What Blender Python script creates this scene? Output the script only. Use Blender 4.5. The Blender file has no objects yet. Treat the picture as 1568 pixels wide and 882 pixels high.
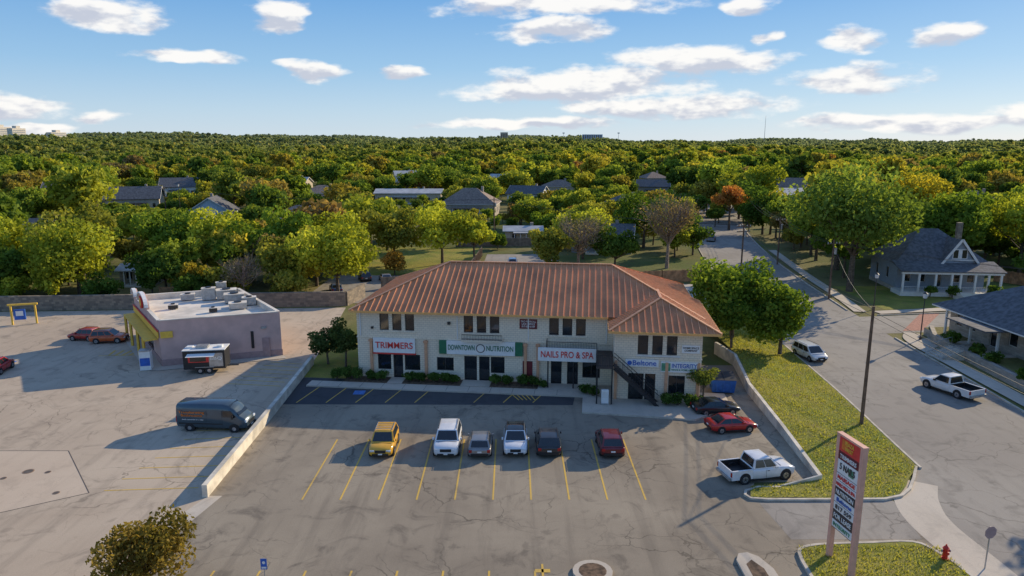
import bpy, math, random
import numpy as np
from mathutils import Vector, Matrix
random.seed(7)
SC=bpy.context.scene
COL=SC.collection
# ------------------------------------------------------------------ materials
def newmat(name):
    m=bpy.data.materials.new(name); m.use_nodes=True
    nt=m.node_tree; b=nt.nodes['Principled BSDF']
    return m,nt,b
def N(nt,t,**k):
    n=nt.nodes.new(t)
    for a,v in k.items(): setattr(n,a,v)
    return n
def pos(nt): return N(nt,'ShaderNodeNewGeometry').outputs['Position']
def noise(nt,vec,scale,detail=4,rough=.55,dist=0):
    n=N(nt,'ShaderNodeTexNoise'); n.inputs['Scale'].default_value=scale; n.inputs['Detail'].default_value=detail
    n.inputs['Roughness'].default_value=rough; n.inputs['Distortion'].default_value=dist
    nt.links.new(vec,n.inputs['Vector']); return n.outputs['Fac']
def rng_(nt,val,a,b,c=0.,d=1.):
    n=N(nt,'ShaderNodeMapRange'); n.interpolation_type='SMOOTHSTEP'
    n.inputs[1].default_value=a;n.inputs[2].default_value=b;n.inputs[3].default_value=c;n.inputs[4].default_value=d
    nt.links.new(val,n.inputs[0]); return n.outputs[0]
def mix(nt,f,a,b,mode='MIX'):
    n=N(nt,'ShaderNodeMix',data_type='RGBA',blend_type=mode)
    for s,v in ((0,f),(6,a),(7,b)):
        if hasattr(v,'links'): nt.links.new(v,n.inputs[s])
        elif s==0: n.inputs[0].default_value=v
        else: n.inputs[s].default_value=(*v[:3],1)
    return n.outputs[2]
def mth(nt,op,a,b=None,c=None):
    n=N(nt,'ShaderNodeMath',operation=op)
    for i,v in enumerate((a,b,c)):
        if v is None: continue
        if hasattr(v,'links'): nt.links.new(v,n.inputs[i])
        else: n.inputs[i].default_value=v
    return n.outputs[0]
def bump(nt,b,h,strength=.3,dist=.02):
    n=N(nt,'ShaderNodeBump'); n.inputs['Strength'].default_value=strength; n.inputs['Distance'].default_value=dist
    nt.links.new(h,n.inputs['Height']); nt.links.new(n.outputs[0],b.inputs['Normal'])
def plain(name,c,rough=.6,metal=0,var=.12,scale=3,bmp=0,spec=None):
    m,nt,b=newmat(name); p=pos(nt)
    f=noise(nt,p,scale,5); f=rng_(nt,f,.3,.7)
    c2=tuple(max(0,x*(1-2*var)) for x in c); c1=tuple(min(1,x*(1+var)) for x in c)
    nt.links.new(mix(nt,f,c2,c1),b.inputs['Base Color'])
    b.inputs['Roughness'].default_value=rough; b.inputs['Metallic'].default_value=metal
    if spec is not None: b.inputs['Specular IOR Level'].default_value=spec
    if bmp: bump(nt,b,noise(nt,p,scale*12,3),bmp)
    return m
def asphalt(name,base,dark,light,cracks=1.,crackscale=.11,rough=.9,stain=.5):
    m,nt,b=newmat(name); p=pos(nt)
    big=rng_(nt,noise(nt,p,.07,5,.6,.5),.35,.65)
    c=mix(nt,big,base,light)
    mid=rng_(nt,noise(nt,p,.45,6,.65,1.),.5,.72)
    mf=mth(nt,'MULTIPLY',mid,stain); c=mix(nt,mf,c,dark)
    fine=noise(nt,p,18,4,.7); c=mix(nt,rng_(nt,fine,.3,.7,0,.3),c,dark)
    st=N(nt,'ShaderNodeVectorMath',operation='MULTIPLY'); st.inputs[1].default_value=(1.1,.09,1); nt.links.new(p,st.inputs[0])
    c=mix(nt,rng_(nt,noise(nt,st.outputs[0],1.,5,.6),.48,.72,0,.5*stain),c,dark)
    spots=N(nt,'ShaderNodeTexVoronoi'); spots.inputs['Scale'].default_value=.42; nt.links.new(p,spots.inputs['Vector'])
    sp=mth(nt,'ADD',spots.outputs['Distance'],mth(nt,'MULTIPLY',noise(nt,p,2.2,4),.5))
    c=mix(nt,rng_(nt,sp,.30,.42,.6*stain,0),c,dark)
    if cracks>0:
        wn=N(nt,'ShaderNodeTexNoise'); wn.inputs['Scale'].default_value=.5; wn.inputs['Detail'].default_value=6; nt.links.new(p,wn.inputs['Vector'])
        av=N(nt,'ShaderNodeVectorMath',operation='MULTIPLY_ADD'); av.inputs[1].default_value=(2.6,2.6,0); 
        nt.links.new(wn.outputs['Color'],av.inputs[0]); nt.links.new(p,av.inputs[2])
        for s,w,k in ((crackscale,.003,.55),(crackscale*2.7,.006,.5)):
            v=N(nt,'ShaderNodeTexVoronoi',feature='DISTANCE_TO_EDGE'); v.inputs['Scale'].default_value=s
            nt.links.new(av.outputs[0],v.inputs['Vector'])
            g=rng_(nt,noise(nt,p,.12,2),.42,.6)
            f=mth(nt,'MULTIPLY',rng_(nt,v.outputs['Distance'],w*.4,w*1.6,k*cracks,0),g)
            c=mix(nt,f,c,tuple(x*.4 for x in dark))
    nt.links.new(c,b.inputs['Base Color']); b.inputs['Roughness'].default_value=rough
    b.inputs['Specular IOR Level'].default_value=.25
    bump(nt,b,fine,.35,.01)
    return m
def carpaint(name,c,metal=.0):
    m,nt,b=newmat(name); p=pos(nt)
    nt.links.new(mix(nt,rng_(nt,noise(nt,p,1.7,4),.3,.7),tuple(x*.85 for x in c),c),b.inputs['Base Color'])
    b.inputs['Roughness'].default_value=.28; b.inputs['Coat Weight'].default_value=.6; b.inputs['Coat Roughness'].default_value=.06
    b.inputs['Metallic'].default_value=metal
    return m
M={}
M['lot']=asphalt('asphalt_lot',(.285,.235,.172),(.13,.108,.084),(.40,.335,.245),1.,.1,stain=.7)
M['lotL']=asphalt('old_concrete_lot',(.52,.41,.295),(.25,.20,.15),(.62,.50,.365),1.,.085,stain=.6)
M['new']=asphalt('sealed_asphalt',(.07,.07,.074),(.04,.04,.042),(.10,.10,.10),.3,.1)
M['road']=asphalt('road_asphalt',(.31,.275,.235),(.17,.155,.135),(.39,.35,.295),.8,.08,stain=.65)
M['conc']=asphalt('concrete',(.57,.49,.385),(.33,.285,.235),(.66,.575,.46),.25,.3,stain=.4)
M['kerb']=plain('kerb_concrete',(.58,.51,.41),.85,var=.15,scale=1.3,bmp=.2)
M['wallc']=plain('retaining_concrete',(.70,.63,.51),.85,var=.16,scale=.9,bmp=.2)
M['pad']=asphalt('tan_concrete_pad',(.60,.47,.34),(.38,.30,.22),(.66,.53,.39),.4,.2,stain=.4)
M['yellow']=asphalt('yellow_paint',(.74,.47,.08),(.38,.28,.13),(.78,.5,.10),0,stain=.9)
M['bluep']=plain('blue_paint',(.08,.2,.5),.8)
M['brickpave']=plain('brick_paving',(.42,.18,.13),.9,var=.2,scale=4)
M['rust']=asphalt('rusty_cover',(.30,.20,.13),(.2,.13,.09),(.36,.25,.17),0)
M['joint']=plain('joint_filler',(.12,.10,.085),.9)
def grassmat():
    m,nt,b=newmat('grass'); p=pos(nt)
    f=rng_(nt,noise(nt,p,.18,6,.6,.6),.35,.65)
    c=mix(nt,f,(.22,.26,.05),(.44,.38,.085))
    c=mix(nt,rng_(nt,noise(nt,p,1.1,5,.7),.45,.75),c,(.28,.21,.09))
    c=mix(nt,rng_(nt,noise(nt,p,14,4,.7),.3,.7,0,.5),c,(.09,.11,.03))
    nt.links.new(c,b.inputs['Base Color']); b.inputs['Roughness'].default_value=.95; b.inputs['Specular IOR Level'].default_value=.1
    bump(nt,b,noise(nt,p,9,5,.7),.8,.08); return m
M['grass']=grassmat()
def groundmat():
    m,nt,b=newmat('ground_soil_and_grass'); p=pos(nt)
    c=mix(nt,rng_(nt,noise(nt,p,.03,6,.6,.6),.4,.6),(.14,.17,.045),(.28,.24,.10))
    c=mix(nt,rng_(nt,noise(nt,p,.3,5,.7),.45,.75),c,(.16,.13,.06))
    c=mix(nt,rng_(nt,noise(nt,p,6,4,.7),.3,.7,0,.5),c,(.06,.07,.025))
    nt.links.new(c,b.inputs['Base Color']); b.inputs['Roughness'].default_value=.95; b.inputs['Specular IOR Level'].default_value=.1
    bump(nt,b,noise(nt,p,4,5,.7),.8,.1); return m
M['ground']=groundmat()
def cmu(name,c,c2,sx=.4,sz=.2):
    m,nt,b=newmat(name)
    tc=N(nt,'ShaderNodeTexCoord'); 
    sep=N(nt,'ShaderNodeSeparateXYZ'); nt.links.new(tc.outputs['Object'],sep.inputs[0])
    ad=mth(nt,'ADD',sep.outputs[0],sep.outputs[1])
    cb=N(nt,'ShaderNodeCombineXYZ'); nt.links.new(ad,cb.inputs[0]); nt.links.new(sep.outputs[2],cb.inputs[1])
    br=N(nt,'ShaderNodeTexBrick'); br.inputs['Scale'].default_value=1; br.inputs['Brick Width'].default_value=sx; br.inputs['Row Height'].default_value=sz
    br.inputs['Mortar Size'].default_value=.012; br.inputs['Color1'].default_value=(*c,1); br.inputs['Color2'].default_value=(*c2,1)
    br.inputs['Mortar'].default_value=(*[x*.6 for x in c],1); nt.links.new(cb.outputs[0],br.inputs['Vector'])
    p=pos(nt)
    col=mix(nt,rng_(nt,noise(nt,p,.7,6,.65),.45,.8,0,.3),br.outputs['Color'],tuple(x*.6 for x in c))
    nt.links.new(col,b.inputs['Base Color']); b.inputs['Roughness'].default_value=.85
    bump(nt,b,br.outputs['Fac'],-.4,.01); return m
M['cream']=cmu('painted_block_wall',(.90,.765,.575),(.84,.71,.53))
M['stone']=cmu('rough_stone_wall',(.34,.27,.19),(.17,.14,.11),.55,.3)
M['stone2']=cmu('light_stone_wall',(.48,.42,.34),(.31,.27,.22),.5,.25)
M['pinkw']=plain('mauve_stucco',(.66,.44,.38),.85,var=.06,scale=.8,bmp=.15)
M['pinkd']=plain('mauve_stucco_dark',(.42,.28,.26),.85,var=.06)
M['pilaster']=plain('salmon_pilaster',(.72,.38,.21),.8,var=.06)
M['roofm']=plain('terracotta_metal_roof',(.66,.25,.095),.5,metal=.0,var=.15,scale=.35,spec=.4)
M['rib']=plain('roof_seam',(.80,.38,.18),.5,metal=.0,var=.06)
M['fascia']=plain('orange_fascia',(.88,.45,.14),.55,var=.05)
M['glass']=plain('window_glass',(.018,.022,.026),.06,var=.1,spec=.8)
M['frame']=plain('dark_bronze_frame',(.07,.055,.05),.5)
M['wframe']=plain('white_frame',(.77,.74,.68),.6,var=.03)
M['white']=plain('white_paint_surface',(.85,.83,.78),.6,var=.03)
M['whiteroof']=plain('white_membrane_roof',(.78,.70,.58),.8,var=.12,scale=.5)
M['metal']=plain('galvanised_metal',(.45,.45,.44),.45,metal=.6)
M['black']=plain('black_trim',(.02,.02,.022),.5)
M['rubber']=plain('tyre_rubber',(.025,.025,.027),.85)
M['rim']=plain('alloy_rim',(.5,.5,.52),.3,metal=.8)
M['redl']=plain('tail_light',(.45,.02,.02),.2)
M['headl']=plain('head_lamp',(.75,.78,.8),.1)
M['red']=plain('red_sign_paint',(.75,.05,.04),.5,var=.05)
M['green']=plain('green_sign_paint',(.02,.17,.08),.5,var=.05)
M['dgreen']=plain('green_rail',(.10,.32,.18),.5)
M['maroon']=plain('maroon_sign',(.18,.02,.025),.5)
M['blue']=plain('blue_sign_paint',(.03,.13,.50),.5)
M['orange']=plain('orange_sign_paint',(.85,.22,.03),.5)
M['yel']=plain('yellow_wall_band',(.88,.55,.07),.6,var=.05)
M['wood']=plain('wood_pole',(.18,.11,.07),.9,var=.2,scale=2)
M['fence']=plain('cedar_fence',(.50,.26,.12),.85,var=.2,scale=1.5)
M['fencegrey']=plain('weathered_fence',(.30,.23,.17),.9,var=.2,scale=1.5)
M['shingle']=plain('grey_shingle',(.14,.14,.145),.9,var=.2,scale=2,bmp=.5)
M['shingle2']=plain('brown_shingle',(.30,.22,.17),.9,var=.2,scale=2,bmp=.5)
M['shingle3']=plain('light_metal_roof',(.50,.50,.49),.6,var=.1,scale=.5)
M['siding']=plain('grey_siding',(.27,.31,.35),.8,var=.05)
M['sidingb']=plain('blue_siding',(.50,.60,.70),.8,var=.05)
M['sidingt']=plain('tan_siding',(.60,.50,.37),.8,var=.08)
M['bark']=plain('bark',(.15,.11,.075),.95,var=.25,scale=4,bmp=.6)
M['twig']=plain('bare_twigs',(.38,.28,.22),.9,var=.25,scale=4)
M['postpink']=plain('pink_post',(.80,.42,.30),.6,var=.05)
M['hyd']=plain('hydrant_red',(.60,.03,.02),.4)
M['bluedump']=plain('blue_dumpster_paint',(.03,.14,.45),.5,var=.1)
M['wire']=plain('power_wire',(.03,.03,.03),.6)
M['mulch']=plain('mulch',(.16,.10,.06),.95,var=.3,scale=4,bmp=.5)
# leaves
def leafmat(name,mode):
    m=bpy.data.materials.new(name); m.use_nodes=True; nt=m.node_tree; nt.nodes.clear()
    out=N(nt,'ShaderNodeOutputMaterial'); oi=N(nt,'ShaderNodeObjectInfo')
    at=N(nt,'ShaderNodeAttribute',attribute_name='lv'); 
    if mode=='rand':
        r=N(nt,'ShaderNodeValToRGB'); e=r.color_ramp.elements
        cols=[(0,(.11,.16,.035)),(.16,(.14,.21,.04)),(.36,(.23,.30,.045)),(.56,(.35,.37,.055)),(.70,(.45,.40,.06)),(.80,(.17,.23,.045)),(.91,(.36,.29,.06)),(.97,(.26,.21,.10))]
        e[0].position=0; e[0].color=(*cols[0][1],1); e[1].position=1; e[1].color=(.36,.21,.06,1)
        for p_,c_ in cols[1:]: q=e.new(p_); q.color=(*c_,1)
        nt.links.new(oi.outputs['Random'],r.inputs[0]); base=r.outputs[0]
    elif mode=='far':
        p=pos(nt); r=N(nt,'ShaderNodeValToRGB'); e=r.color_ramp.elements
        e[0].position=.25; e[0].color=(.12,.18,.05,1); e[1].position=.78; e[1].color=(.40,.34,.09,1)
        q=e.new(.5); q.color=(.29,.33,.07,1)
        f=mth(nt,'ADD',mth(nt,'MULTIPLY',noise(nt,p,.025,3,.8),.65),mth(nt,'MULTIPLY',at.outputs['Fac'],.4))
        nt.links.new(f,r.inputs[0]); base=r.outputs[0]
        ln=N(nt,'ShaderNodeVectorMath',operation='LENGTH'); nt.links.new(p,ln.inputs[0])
        base=mix(nt,rng_(nt,ln.outputs['Value'],700,3300,0,.7),base,(.29,.36,.37))  # aerial haze painted into the leaf colour, stronger with distance from the origin
    else: base=oi.outputs['Color']
    v=rng_(nt,at.outputs['Fac'],0,1,.5,1.5)
    hs=N(nt,'ShaderNodeHueSaturation'); nt.links.new(base,hs.inputs['Color']); nt.links.new(v,hs.inputs['Value'])
    nt.links.new(rng_(nt,at.outputs['Fac'],0,1,.515,.485),hs.inputs['Hue'])
    d=N(nt,'ShaderNodeBsdfDiffuse'); t=N(nt,'ShaderNodeBsdfTranslucent')
    nt.links.new(hs.outputs[0],d.inputs[0])
    tcol=mix(nt,1.,hs.outputs[0],(1.35,1.3,.6),'MULTIPLY'); nt.links.new(tcol,t.inputs[0])
    ms=N(nt,'ShaderNodeMixShader'); ms.inputs[0].default_value=.46
    nt.links.new(d.outputs[0],ms.inputs[1]); nt.links.new(t.outputs[0],ms.inputs[2]); nt.links.new(ms.outputs[0],out.inputs[0])
    return m
M['leafR']=leafmat('forest_leaves','rand'); M['leafF']=leafmat('hazed_forest_leaves','far'); M['leafO']=leafmat('tree_leaves','obj')
# ------------------------------------------------------------------ builder
class B:
    def __init__(s): s.v=[];s.f=[];s.m=[];s.sm=[];s.mats=[]
    def mi(s,k):
        if k not in s.mats: s.mats.append(k)
        return s.mats.index(k)
    def add(s,vs,fs,k,sm=False):
        o=len(s.v); s.v+= [tuple(p) for p in vs]
        i=s.mi(k)
        for f in fs: s.f.append([o+a for a in f]); s.m.append(i); s.sm.append(sm)
    def quad(s,a,b,c,d,k): s.add([a,b,c,d],[(0,1,2,3)],k)
    def poly(s,pts,k): s.add(pts,[tuple(range(len(pts)))],k)
    def box(s,c,d,k,rz=0):
        x,y,z=d[0]/2,d[1]/2,d[2]/2; ca,sa=math.cos(rz),math.sin(rz)
        vs=[]
        for dz in(-z,z):
            for dx,dy in((-x,-y),(x,-y),(x,y),(-x,y)):
                vs.append((c[0]+dx*ca-dy*sa,c[1]+dx*sa+dy*ca,c[2]+dz))
        s.add(vs,[(3,2,1,0),(4,5,6,7),(0,1,5,4),(1,2,6,5),(2,3,7,6),(3,0,4,7)],k)
    def bx(s,x0,x1,y0,y1,z0,z1,k): s.box(((x0+x1)/2,(y0+y1)/2,(z0+z1)/2),(x1-x0,y1-y0,z1-z0),k)
    def prism(s,pts,z0,z1,k,ktop=None):
        n=len(pts)
        s.add([(p[0],p[1],z0) for p in pts]+[(p[0],p[1],z1) for p in pts],[(i,(i+1)%n,n+(i+1)%n,n+i) for i in range(n)],k)
        s.poly([(p[0],p[1],z1) for p in pts],ktop or k)
    def tube(s,p0,p1,r0,r1,k,n=8,sm=True,cap=True):
        p0=Vector(p0);p1=Vector(p1);d=(p1-p0).normalized()
        a=d.orthogonal().normalized();b=d.cross(a)
        vs=[]
        for p,r in((p0,r0),(p1,r1)):
            for i in range(n):
                t=2*math.pi*i/n; vs.append(tuple(p+a*math.cos(t)*r+b*math.sin(t)*r))
        fs=[(i,(i+1)%n,n+(i+1)%n,n+i) for i in range(n)]
        s.add(vs,fs,k,sm)
        if cap: s.add(vs[:n],[tuple(range(n-1,-1,-1))],k); s.add(vs[n:],[tuple(range(n))],k)
    def beam(s,p0,p1,w,h,k):
        p0=Vector(p0);p1=Vector(p1);d=(p1-p0).normalized(); up=Vector((0,0,1))
        a=d.cross(up)
        a=a.normalized() if a.length>1e-4 else Vector((1,0,0)); b=a.cross(d)
        vs=[tuple(p+a*x*w/2+b*y*h/2) for p in(p0,p1) for x,y in((-1,-1),(1,-1),(1,1),(-1,1))]
        s.add(vs,[(3,2,1,0),(4,5,6,7),(0,1,5,4),(1,2,6,5),(2,3,7,6),(3,0,4,7)],k)
    def loft(s,rings,k,sm=True):
        n=len(rings[0]); vs=[p for r in rings for p in r]; fs=[]
        for j in range(len(rings)-1):
            for i in range(n): fs.append((j*n+i,j*n+(i+1)%n,(j+1)*n+(i+1)%n,(j+1)*n+i))
        s.add(vs,fs,k,sm); s.add(rings[0],[tuple(range(n-1,-1,-1))],k,sm); s.add(rings[-1],[tuple(range(n))],k,sm)
    def build(s,name,parent=None,loc=(0,0,0),rz=0):
        me=bpy.data.meshes.new(name); me.from_pydata(s.v,[],s.f)
        for k in s.mats: me.materials.append(M[k] if isinstance(k,str) else k)
        me.polygons.foreach_set('material_index',s.m); me.polygons.foreach_set('use_smooth',s.sm); me.update()
        import bmesh
        bm=bmesh.new(); bm.from_mesh(me); bmesh.ops.recalc_face_normals(bm,faces=bm.faces); bm.to_mesh(me); bm.free()
        o=bpy.data.objects.new(name,me); COL.objects.link(o); o.location=loc; o.rotation_euler=(0,0,rz)
        if parent: o.parent=parent
        return o
def empty(name,loc,rz=0):
    o=bpy.data.objects.new(name,None); COL.objects.link(o); o.location=loc; o.rotation_euler=(0,0,rz); o.empty_display_size=.5; return o
def sheet(name,pts,z,k,parent=None):
    b=B(); b.poly([(p[0],p[1],p[2] if len(p)>2 else z) for p in pts],k)
    o=b.build(name,parent)
    if o.data.polygons[0].normal.z<0: o.data.flip_normals()
    import bmesh
    bm=bmesh.new(); bm.from_mesh(o.data); bmesh.ops.triangulate(bm,faces=bm.faces); bm.to_mesh(o.data); bm.free()
    return o
def text(body,w,h,loc,rot,k,parent=None,name='lettering',bold=.012):
    cu=bpy.data.curves.new(name,'FONT'); cu.body=body; cu.size=1; cu.align_x='CENTER'; cu.align_y='CENTER'; cu.extrude=.01; cu.offset=bold
    cu.materials.append(M[k]); o=bpy.data.objects.new(name,cu); COL.objects.link(o)
    bpy.context.view_layer.update(); d=o.dimensions
    o.scale=(w/max(d.x,.01),h/max(d.y,.01),1)
    o.location=loc;o.rotation_euler=rot
    if parent:o.parent=parent
    return o
def smoothline(pts,n=8):
    P=[Vector(p) for p in pts]; P=[P[0]*2-P[1]]+P+[P[-1]*2-P[-2]]; out=[]
    for i in range(1,len(P)-2):
        for j in range(n):
            t=j/n; a,b,c,d=P[i-1:i+3]
            out.append(.5*((2*b)+(c-a)*t+(2*a-5*b+4*c-d)*t*t+(3*b-a-3*c+d)*t**3))
    out.append(P[-2]); return out
def strip(b,line,o0,o1,z,k):
    L=[Vector((p[0],p[1])) for p in line]; vs=[];fs=[]
    for i,p in enumerate(L):
        d=(L[min(i+1,len(L)-1)]-L[max(i-1,0)]).normalized(); n=Vector((d.y,-d.x))
        for o in(o0,o1): q=p+n*o; vs.append((q.x,q.y,z))
    for i in range(len(L)-1): fs.append((2*i,2*i+1,2*i+3,2*i+2))
    b.add(vs,fs,k)
def kerb(name,line,w=.16,h=.13,k='kerb',closed=False,z0=0,parent=None):
    L=[Vector((p[0],p[1])) for p in line]; n=len(L); rings=[]
    for i,p in enumerate(L):
        a=L[(i-1)%n] if closed else L[max(i-1,0)]; c=L[(i+1)%n] if closed else L[min(i+1,n-1)]
        d=(c-a).normalized(); nn=Vector((d.y,-d.x))*w/2
        rings.append([(p.x-nn.x,p.y-nn.y,z0),(p.x+nn.x,p.y+nn.y,z0),(p.x+nn.x,p.y+nn.y,z0+h),(p.x-nn.x,p.y-nn.y,z0+h)])
    if closed: rings.append(rings[0])
    b=B(); b.loft(rings,k,False); return b.build(name,parent)
def wall(b,P,U,L,z0,z1,ops,k,depth=.16,frame='frame',glass='glass'):
    U=Vector(U).normalized(); Nn=Vector((U.y,-U.x))
    def pt(a,z,d=0): return (P[0]+U.x*a-Nn.x*d,P[1]+U.y*a-Nn.y*d,z)
    xs=sorted({0,L,*[o[0] for o in ops],*[o[1] for o in ops]}); zs=sorted({z0,z1,*[o[2] for o in ops],*[o[3] for o in ops]})
    for i in range(len(xs)-1):
        for j in range(len(zs)-1):
            cx=(xs[i]+xs[i+1])/2;cz=(zs[j]+zs[j+1])/2
            if any(o[0]<cx<o[1] and o[2]<cz<o[3] for o in ops): continue
            b.quad(pt(xs[i],zs[j]),pt(xs[i+1],zs[j]),pt(xs[i+1],zs[j+1]),pt(xs[i],zs[j+1]),k)
    for o in ops:
        a,c,e,f=o[:4]; mull=o[4] if len(o)>4 else 1
        b.quad(pt(a,e),pt(a,f),pt(a,f,depth),pt(a,e,depth),k); b.quad(pt(c,e),pt(c,f),pt(c,f,depth),pt(c,e,depth),k)
        b.quad(pt(a,f),pt(c,f),pt(c,f,depth),pt(a,f,depth),k); b.quad(pt(a,e),pt(c,e),pt(c,e,depth),pt(a,e,depth),k)
        b.quad(pt(a,e,depth),pt(c,e,depth),pt(c,f,depth),pt(a,f,depth),glass)
        t=.06; dd=depth-.035
        for q in range(mull+1):
            x=a+t/2+(c-a-t)*q/mull; b.add([pt(x-t/2,e,dd),pt(x+t/2,e,dd),pt(x+t/2,f,dd),pt(x-t/2,f,dd)],[(0,1,2,3)],frame)
        for z in(e,f-t): b.add([pt(a,z,dd-.002),pt(c,z,dd-.002),pt(c,z+t,dd-.002),pt(a,z+t,dd-.002)],[(0,1,2,3)],frame)
def ribs(b,poly,e,spacing,k,w=.05,h=.06):
    P=[Vector(p) for p in poly]; n=(P[1]-P[0]).cross(P[2]-P[0]).normalized()
    if n.z<0:n=-n
    e=Vector(e).normalized(); s=n.cross(e).normalized(); o=P[0]
    pts=[((p-o).dot(e),(p-o).dot(s)) for p in P]; lo=min(p[0] for p in pts); hi=max(p[0] for p in pts)
    x=lo+spacing/2
    while x<hi:
        ys=[]
        for i in range(len(pts)):
            a,c=pts[i],pts[(i+1)%len(pts)]
            if (a[0]-x)*(c[0]-x)<0: ys.append(a[1]+(c[1]-a[1])*(x-a[0])/(c[0]-a[0]))
        if len(ys)>=2:
            y0,y1=min(ys),max(ys)
            if y1-y0>.15: b.beam(o+e*x+s*y0+n*h/2,o+e*x+s*y1+n*h/2,w,h,k)
        x+=spacing
# ------------------------------------------------------------------ world, sun, camera
AZ=math.radians(50); EL=math.radians(22.5)
w=bpy.data.worlds.new('World'); SC.world=w; w.use_nodes=True; nt=w.node_tree; bg=nt.nodes['Background']
try: w.cycles.sampling_method='NONE'
except Exception as ex: print(ex)
sky=N(nt,'ShaderNodeTexSky',sky_type='NISHITA'); sky.sun_disc=False; sky.sun_elevation=EL; sky.sun_rotation=AZ
sky.air_density=1.; sky.dust_density=.3; sky.ozone_density=1.5; sky.altitude=200
tc=N(nt,'ShaderNodeTexCoord'); sp=N(nt,'ShaderNodeSeparateXYZ'); nt.links.new(tc.outputs['Generated'],sp.inputs[0])
az=mth(nt,'ARCTAN2',sp.outputs[0],sp.outputs[1]); el=mth(nt,'ARCSINE',sp.outputs[2])
cb=N(nt,'ShaderNodeCombineXYZ'); nt.links.new(az,cb.inputs[0]); nt.links.new(el,cb.inputs[1])
def vn(scale,off=0,detail=5,sy=2.6):
    mp=N(nt,'ShaderNodeVectorMath',operation='MULTIPLY_ADD'); mp.inputs[1].default_value=(1,sy,1); mp.inputs[2].default_value=(off,off*.7,off); nt.links.new(cb.outputs[0],mp.inputs[0])
    n=N(nt,'ShaderNodeTexNoise'); n.inputs['Scale'].default_value=scale; n.inputs['Detail'].default_value=detail; n.inputs['Roughness'].default_value=.6; nt.links.new(mp.outputs[0],n.inputs['Vector']); return n
nz=vn(8,3.1,3); wv=N(nt,'ShaderNodeVectorMath',operation='MULTIPLY_ADD'); wv.inputs[1].default_value=(.13,.04,0)
sb=N(nt,'ShaderNodeVectorMath',operation='SUBTRACT'); sb.inputs[1].default_value=(.5,.5,.5); nt.links.new(nz.outputs['Color'],sb.inputs[0])
nt.links.new(sb.outputs[0],wv.inputs[0]); nt.links.new(cb.outputs[0],wv.inputs[2])
clouds=[(-28.3,8.6,3.6,1.3),(-18.0,9.0,2.3,1.4),(-24.6,5.9,4.8,.6),(-15.6,5.3,2.2,.85),(-9.0,5.2,2.1,.85),(-35.2,2.5,3.6,1.),(-30,1.9,2.,.6),
(3.5,10.3,10,1.05),(3.3,8.3,4.6,1.),(5.4,4.4,10.4,1.5),(14.2,6.1,7.2,1.4),(12.4,2.7,9.0,1.05),(25,4.3,4.8,1.3),(25,7,2.2,.9),(30.3,7.1,2.7,1.),
(.9,1.4,9.5,.55),(29.5,1.35,10.5,.7),(36,2.0,4,.8),(19.2,7.7,1.2,.5),(17.2,9.9,2.,.8),(-34.5,1.1,3.6,.45),(60,9,12,2),(-65,9,12,2)]
ssum=None;dmax=None
for a,e,hw,hh in clouds:
    a,e,hw,hh=[math.radians(q) for q in(a,e,hw,hh)]
    q=N(nt,'ShaderNodeVectorMath',operation='MULTIPLY_ADD'); q.inputs[1].default_value=(1/hw,1/hh,0); q.inputs[2].default_value=(-a/hw,-e/hh,0); nt.links.new(wv.outputs[0],q.inputs[0])
    l=N(nt,'ShaderNodeVectorMath',operation='LENGTH'); nt.links.new(q.outputs[0],l.inputs[0])
    d=mth(nt,'MAXIMUM',mth(nt,'SUBTRACT',1.2,l.outputs['Value']),0)
    dmax=d if dmax is None else mth(nt,'MAXIMUM',dmax,d)
    s3=N(nt,'ShaderNodeSeparateXYZ'); nt.links.new(q.outputs[0],s3.inputs[0])
    ssum=mth(nt,'MULTIPLY_ADD',d,s3.outputs[1],ssum if ssum is not None else 0)
n2=vn(13,7.7,6,2.5); n3=vn(13,7.7,3,2.5)
mpb=n3.inputs['Vector'].links[0].from_node; mpb.inputs[2].default_value=(7.7-.006,7.7*.7+.03,7.7)
den=mth(nt,'ADD',mth(nt,'MULTIPLY',dmax,1.25),mth(nt,'MULTIPLY',mth(nt,'SUBTRACT',n2.outputs['Fac'],.52),2.3))
gate=rng_(nt,dmax,0,.2)
cf=mth(nt,'MULTIPLY',rng_(nt,den,.15,.8),gate)
emb=mth(nt,'MULTIPLY',mth(nt,'SUBTRACT',n2.outputs['Fac'],n3.outputs['Fac']),3.6)
sh=rng_(nt,mth(nt,'ADD',ssum,emb),-.5,.3)
ccol=mix(nt,sh,(4.7,4.95,5.7),(8.2,8.0,7.7))
gr=N(nt,'ShaderNodeValToRGB'); nt.links.new(rng_(nt,el,0,math.radians(40)),gr.inputs[0]); gr.inputs[0].links[0].from_node.interpolation_type='LINEAR'
E_=gr.color_ramp.elements; E_[0].position=0; E_[0].color=(.62,.75,.88,1); E_[1].position=1; E_[1].color=(.16,.29,.62,1)
for p_,c_ in((.06,(.50,.69,.88)),(.14,(.32,.57,.86)),(.26,(.17,.42,.80)),(.40,(.115,.32,.72))): q=E_.new(p_); q.color=(*c_,1)
gs=N(nt,'ShaderNodeVectorMath',operation='SCALE'); gs.inputs['Scale'].default_value=7.7; nt.links.new(gr.outputs[0],gs.inputs[0])
skyc=mix(nt,.86,sky.outputs[0],gs.outputs[0])
fin=mix(nt,mth(nt,'MULTIPLY',cf,.93),skyc,ccol)
nt.links.new(fin,bg.inputs[0]); bg.inputs[1].default_value=.125
sd=bpy.data.lights.new('sun','SUN'); sd.energy=5; sd.angle=math.radians(.5); sd.color=(1,.84,.60)
so=bpy.data.objects.new('sun',sd); COL.objects.link(so); S=Vector((math.sin(AZ)*math.cos(EL),math.cos(AZ)*math.cos(EL),math.sin(EL)))
so.rotation_euler=S.to_track_quat('Z','Y').to_euler(); so.location=(60,60,60)
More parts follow.
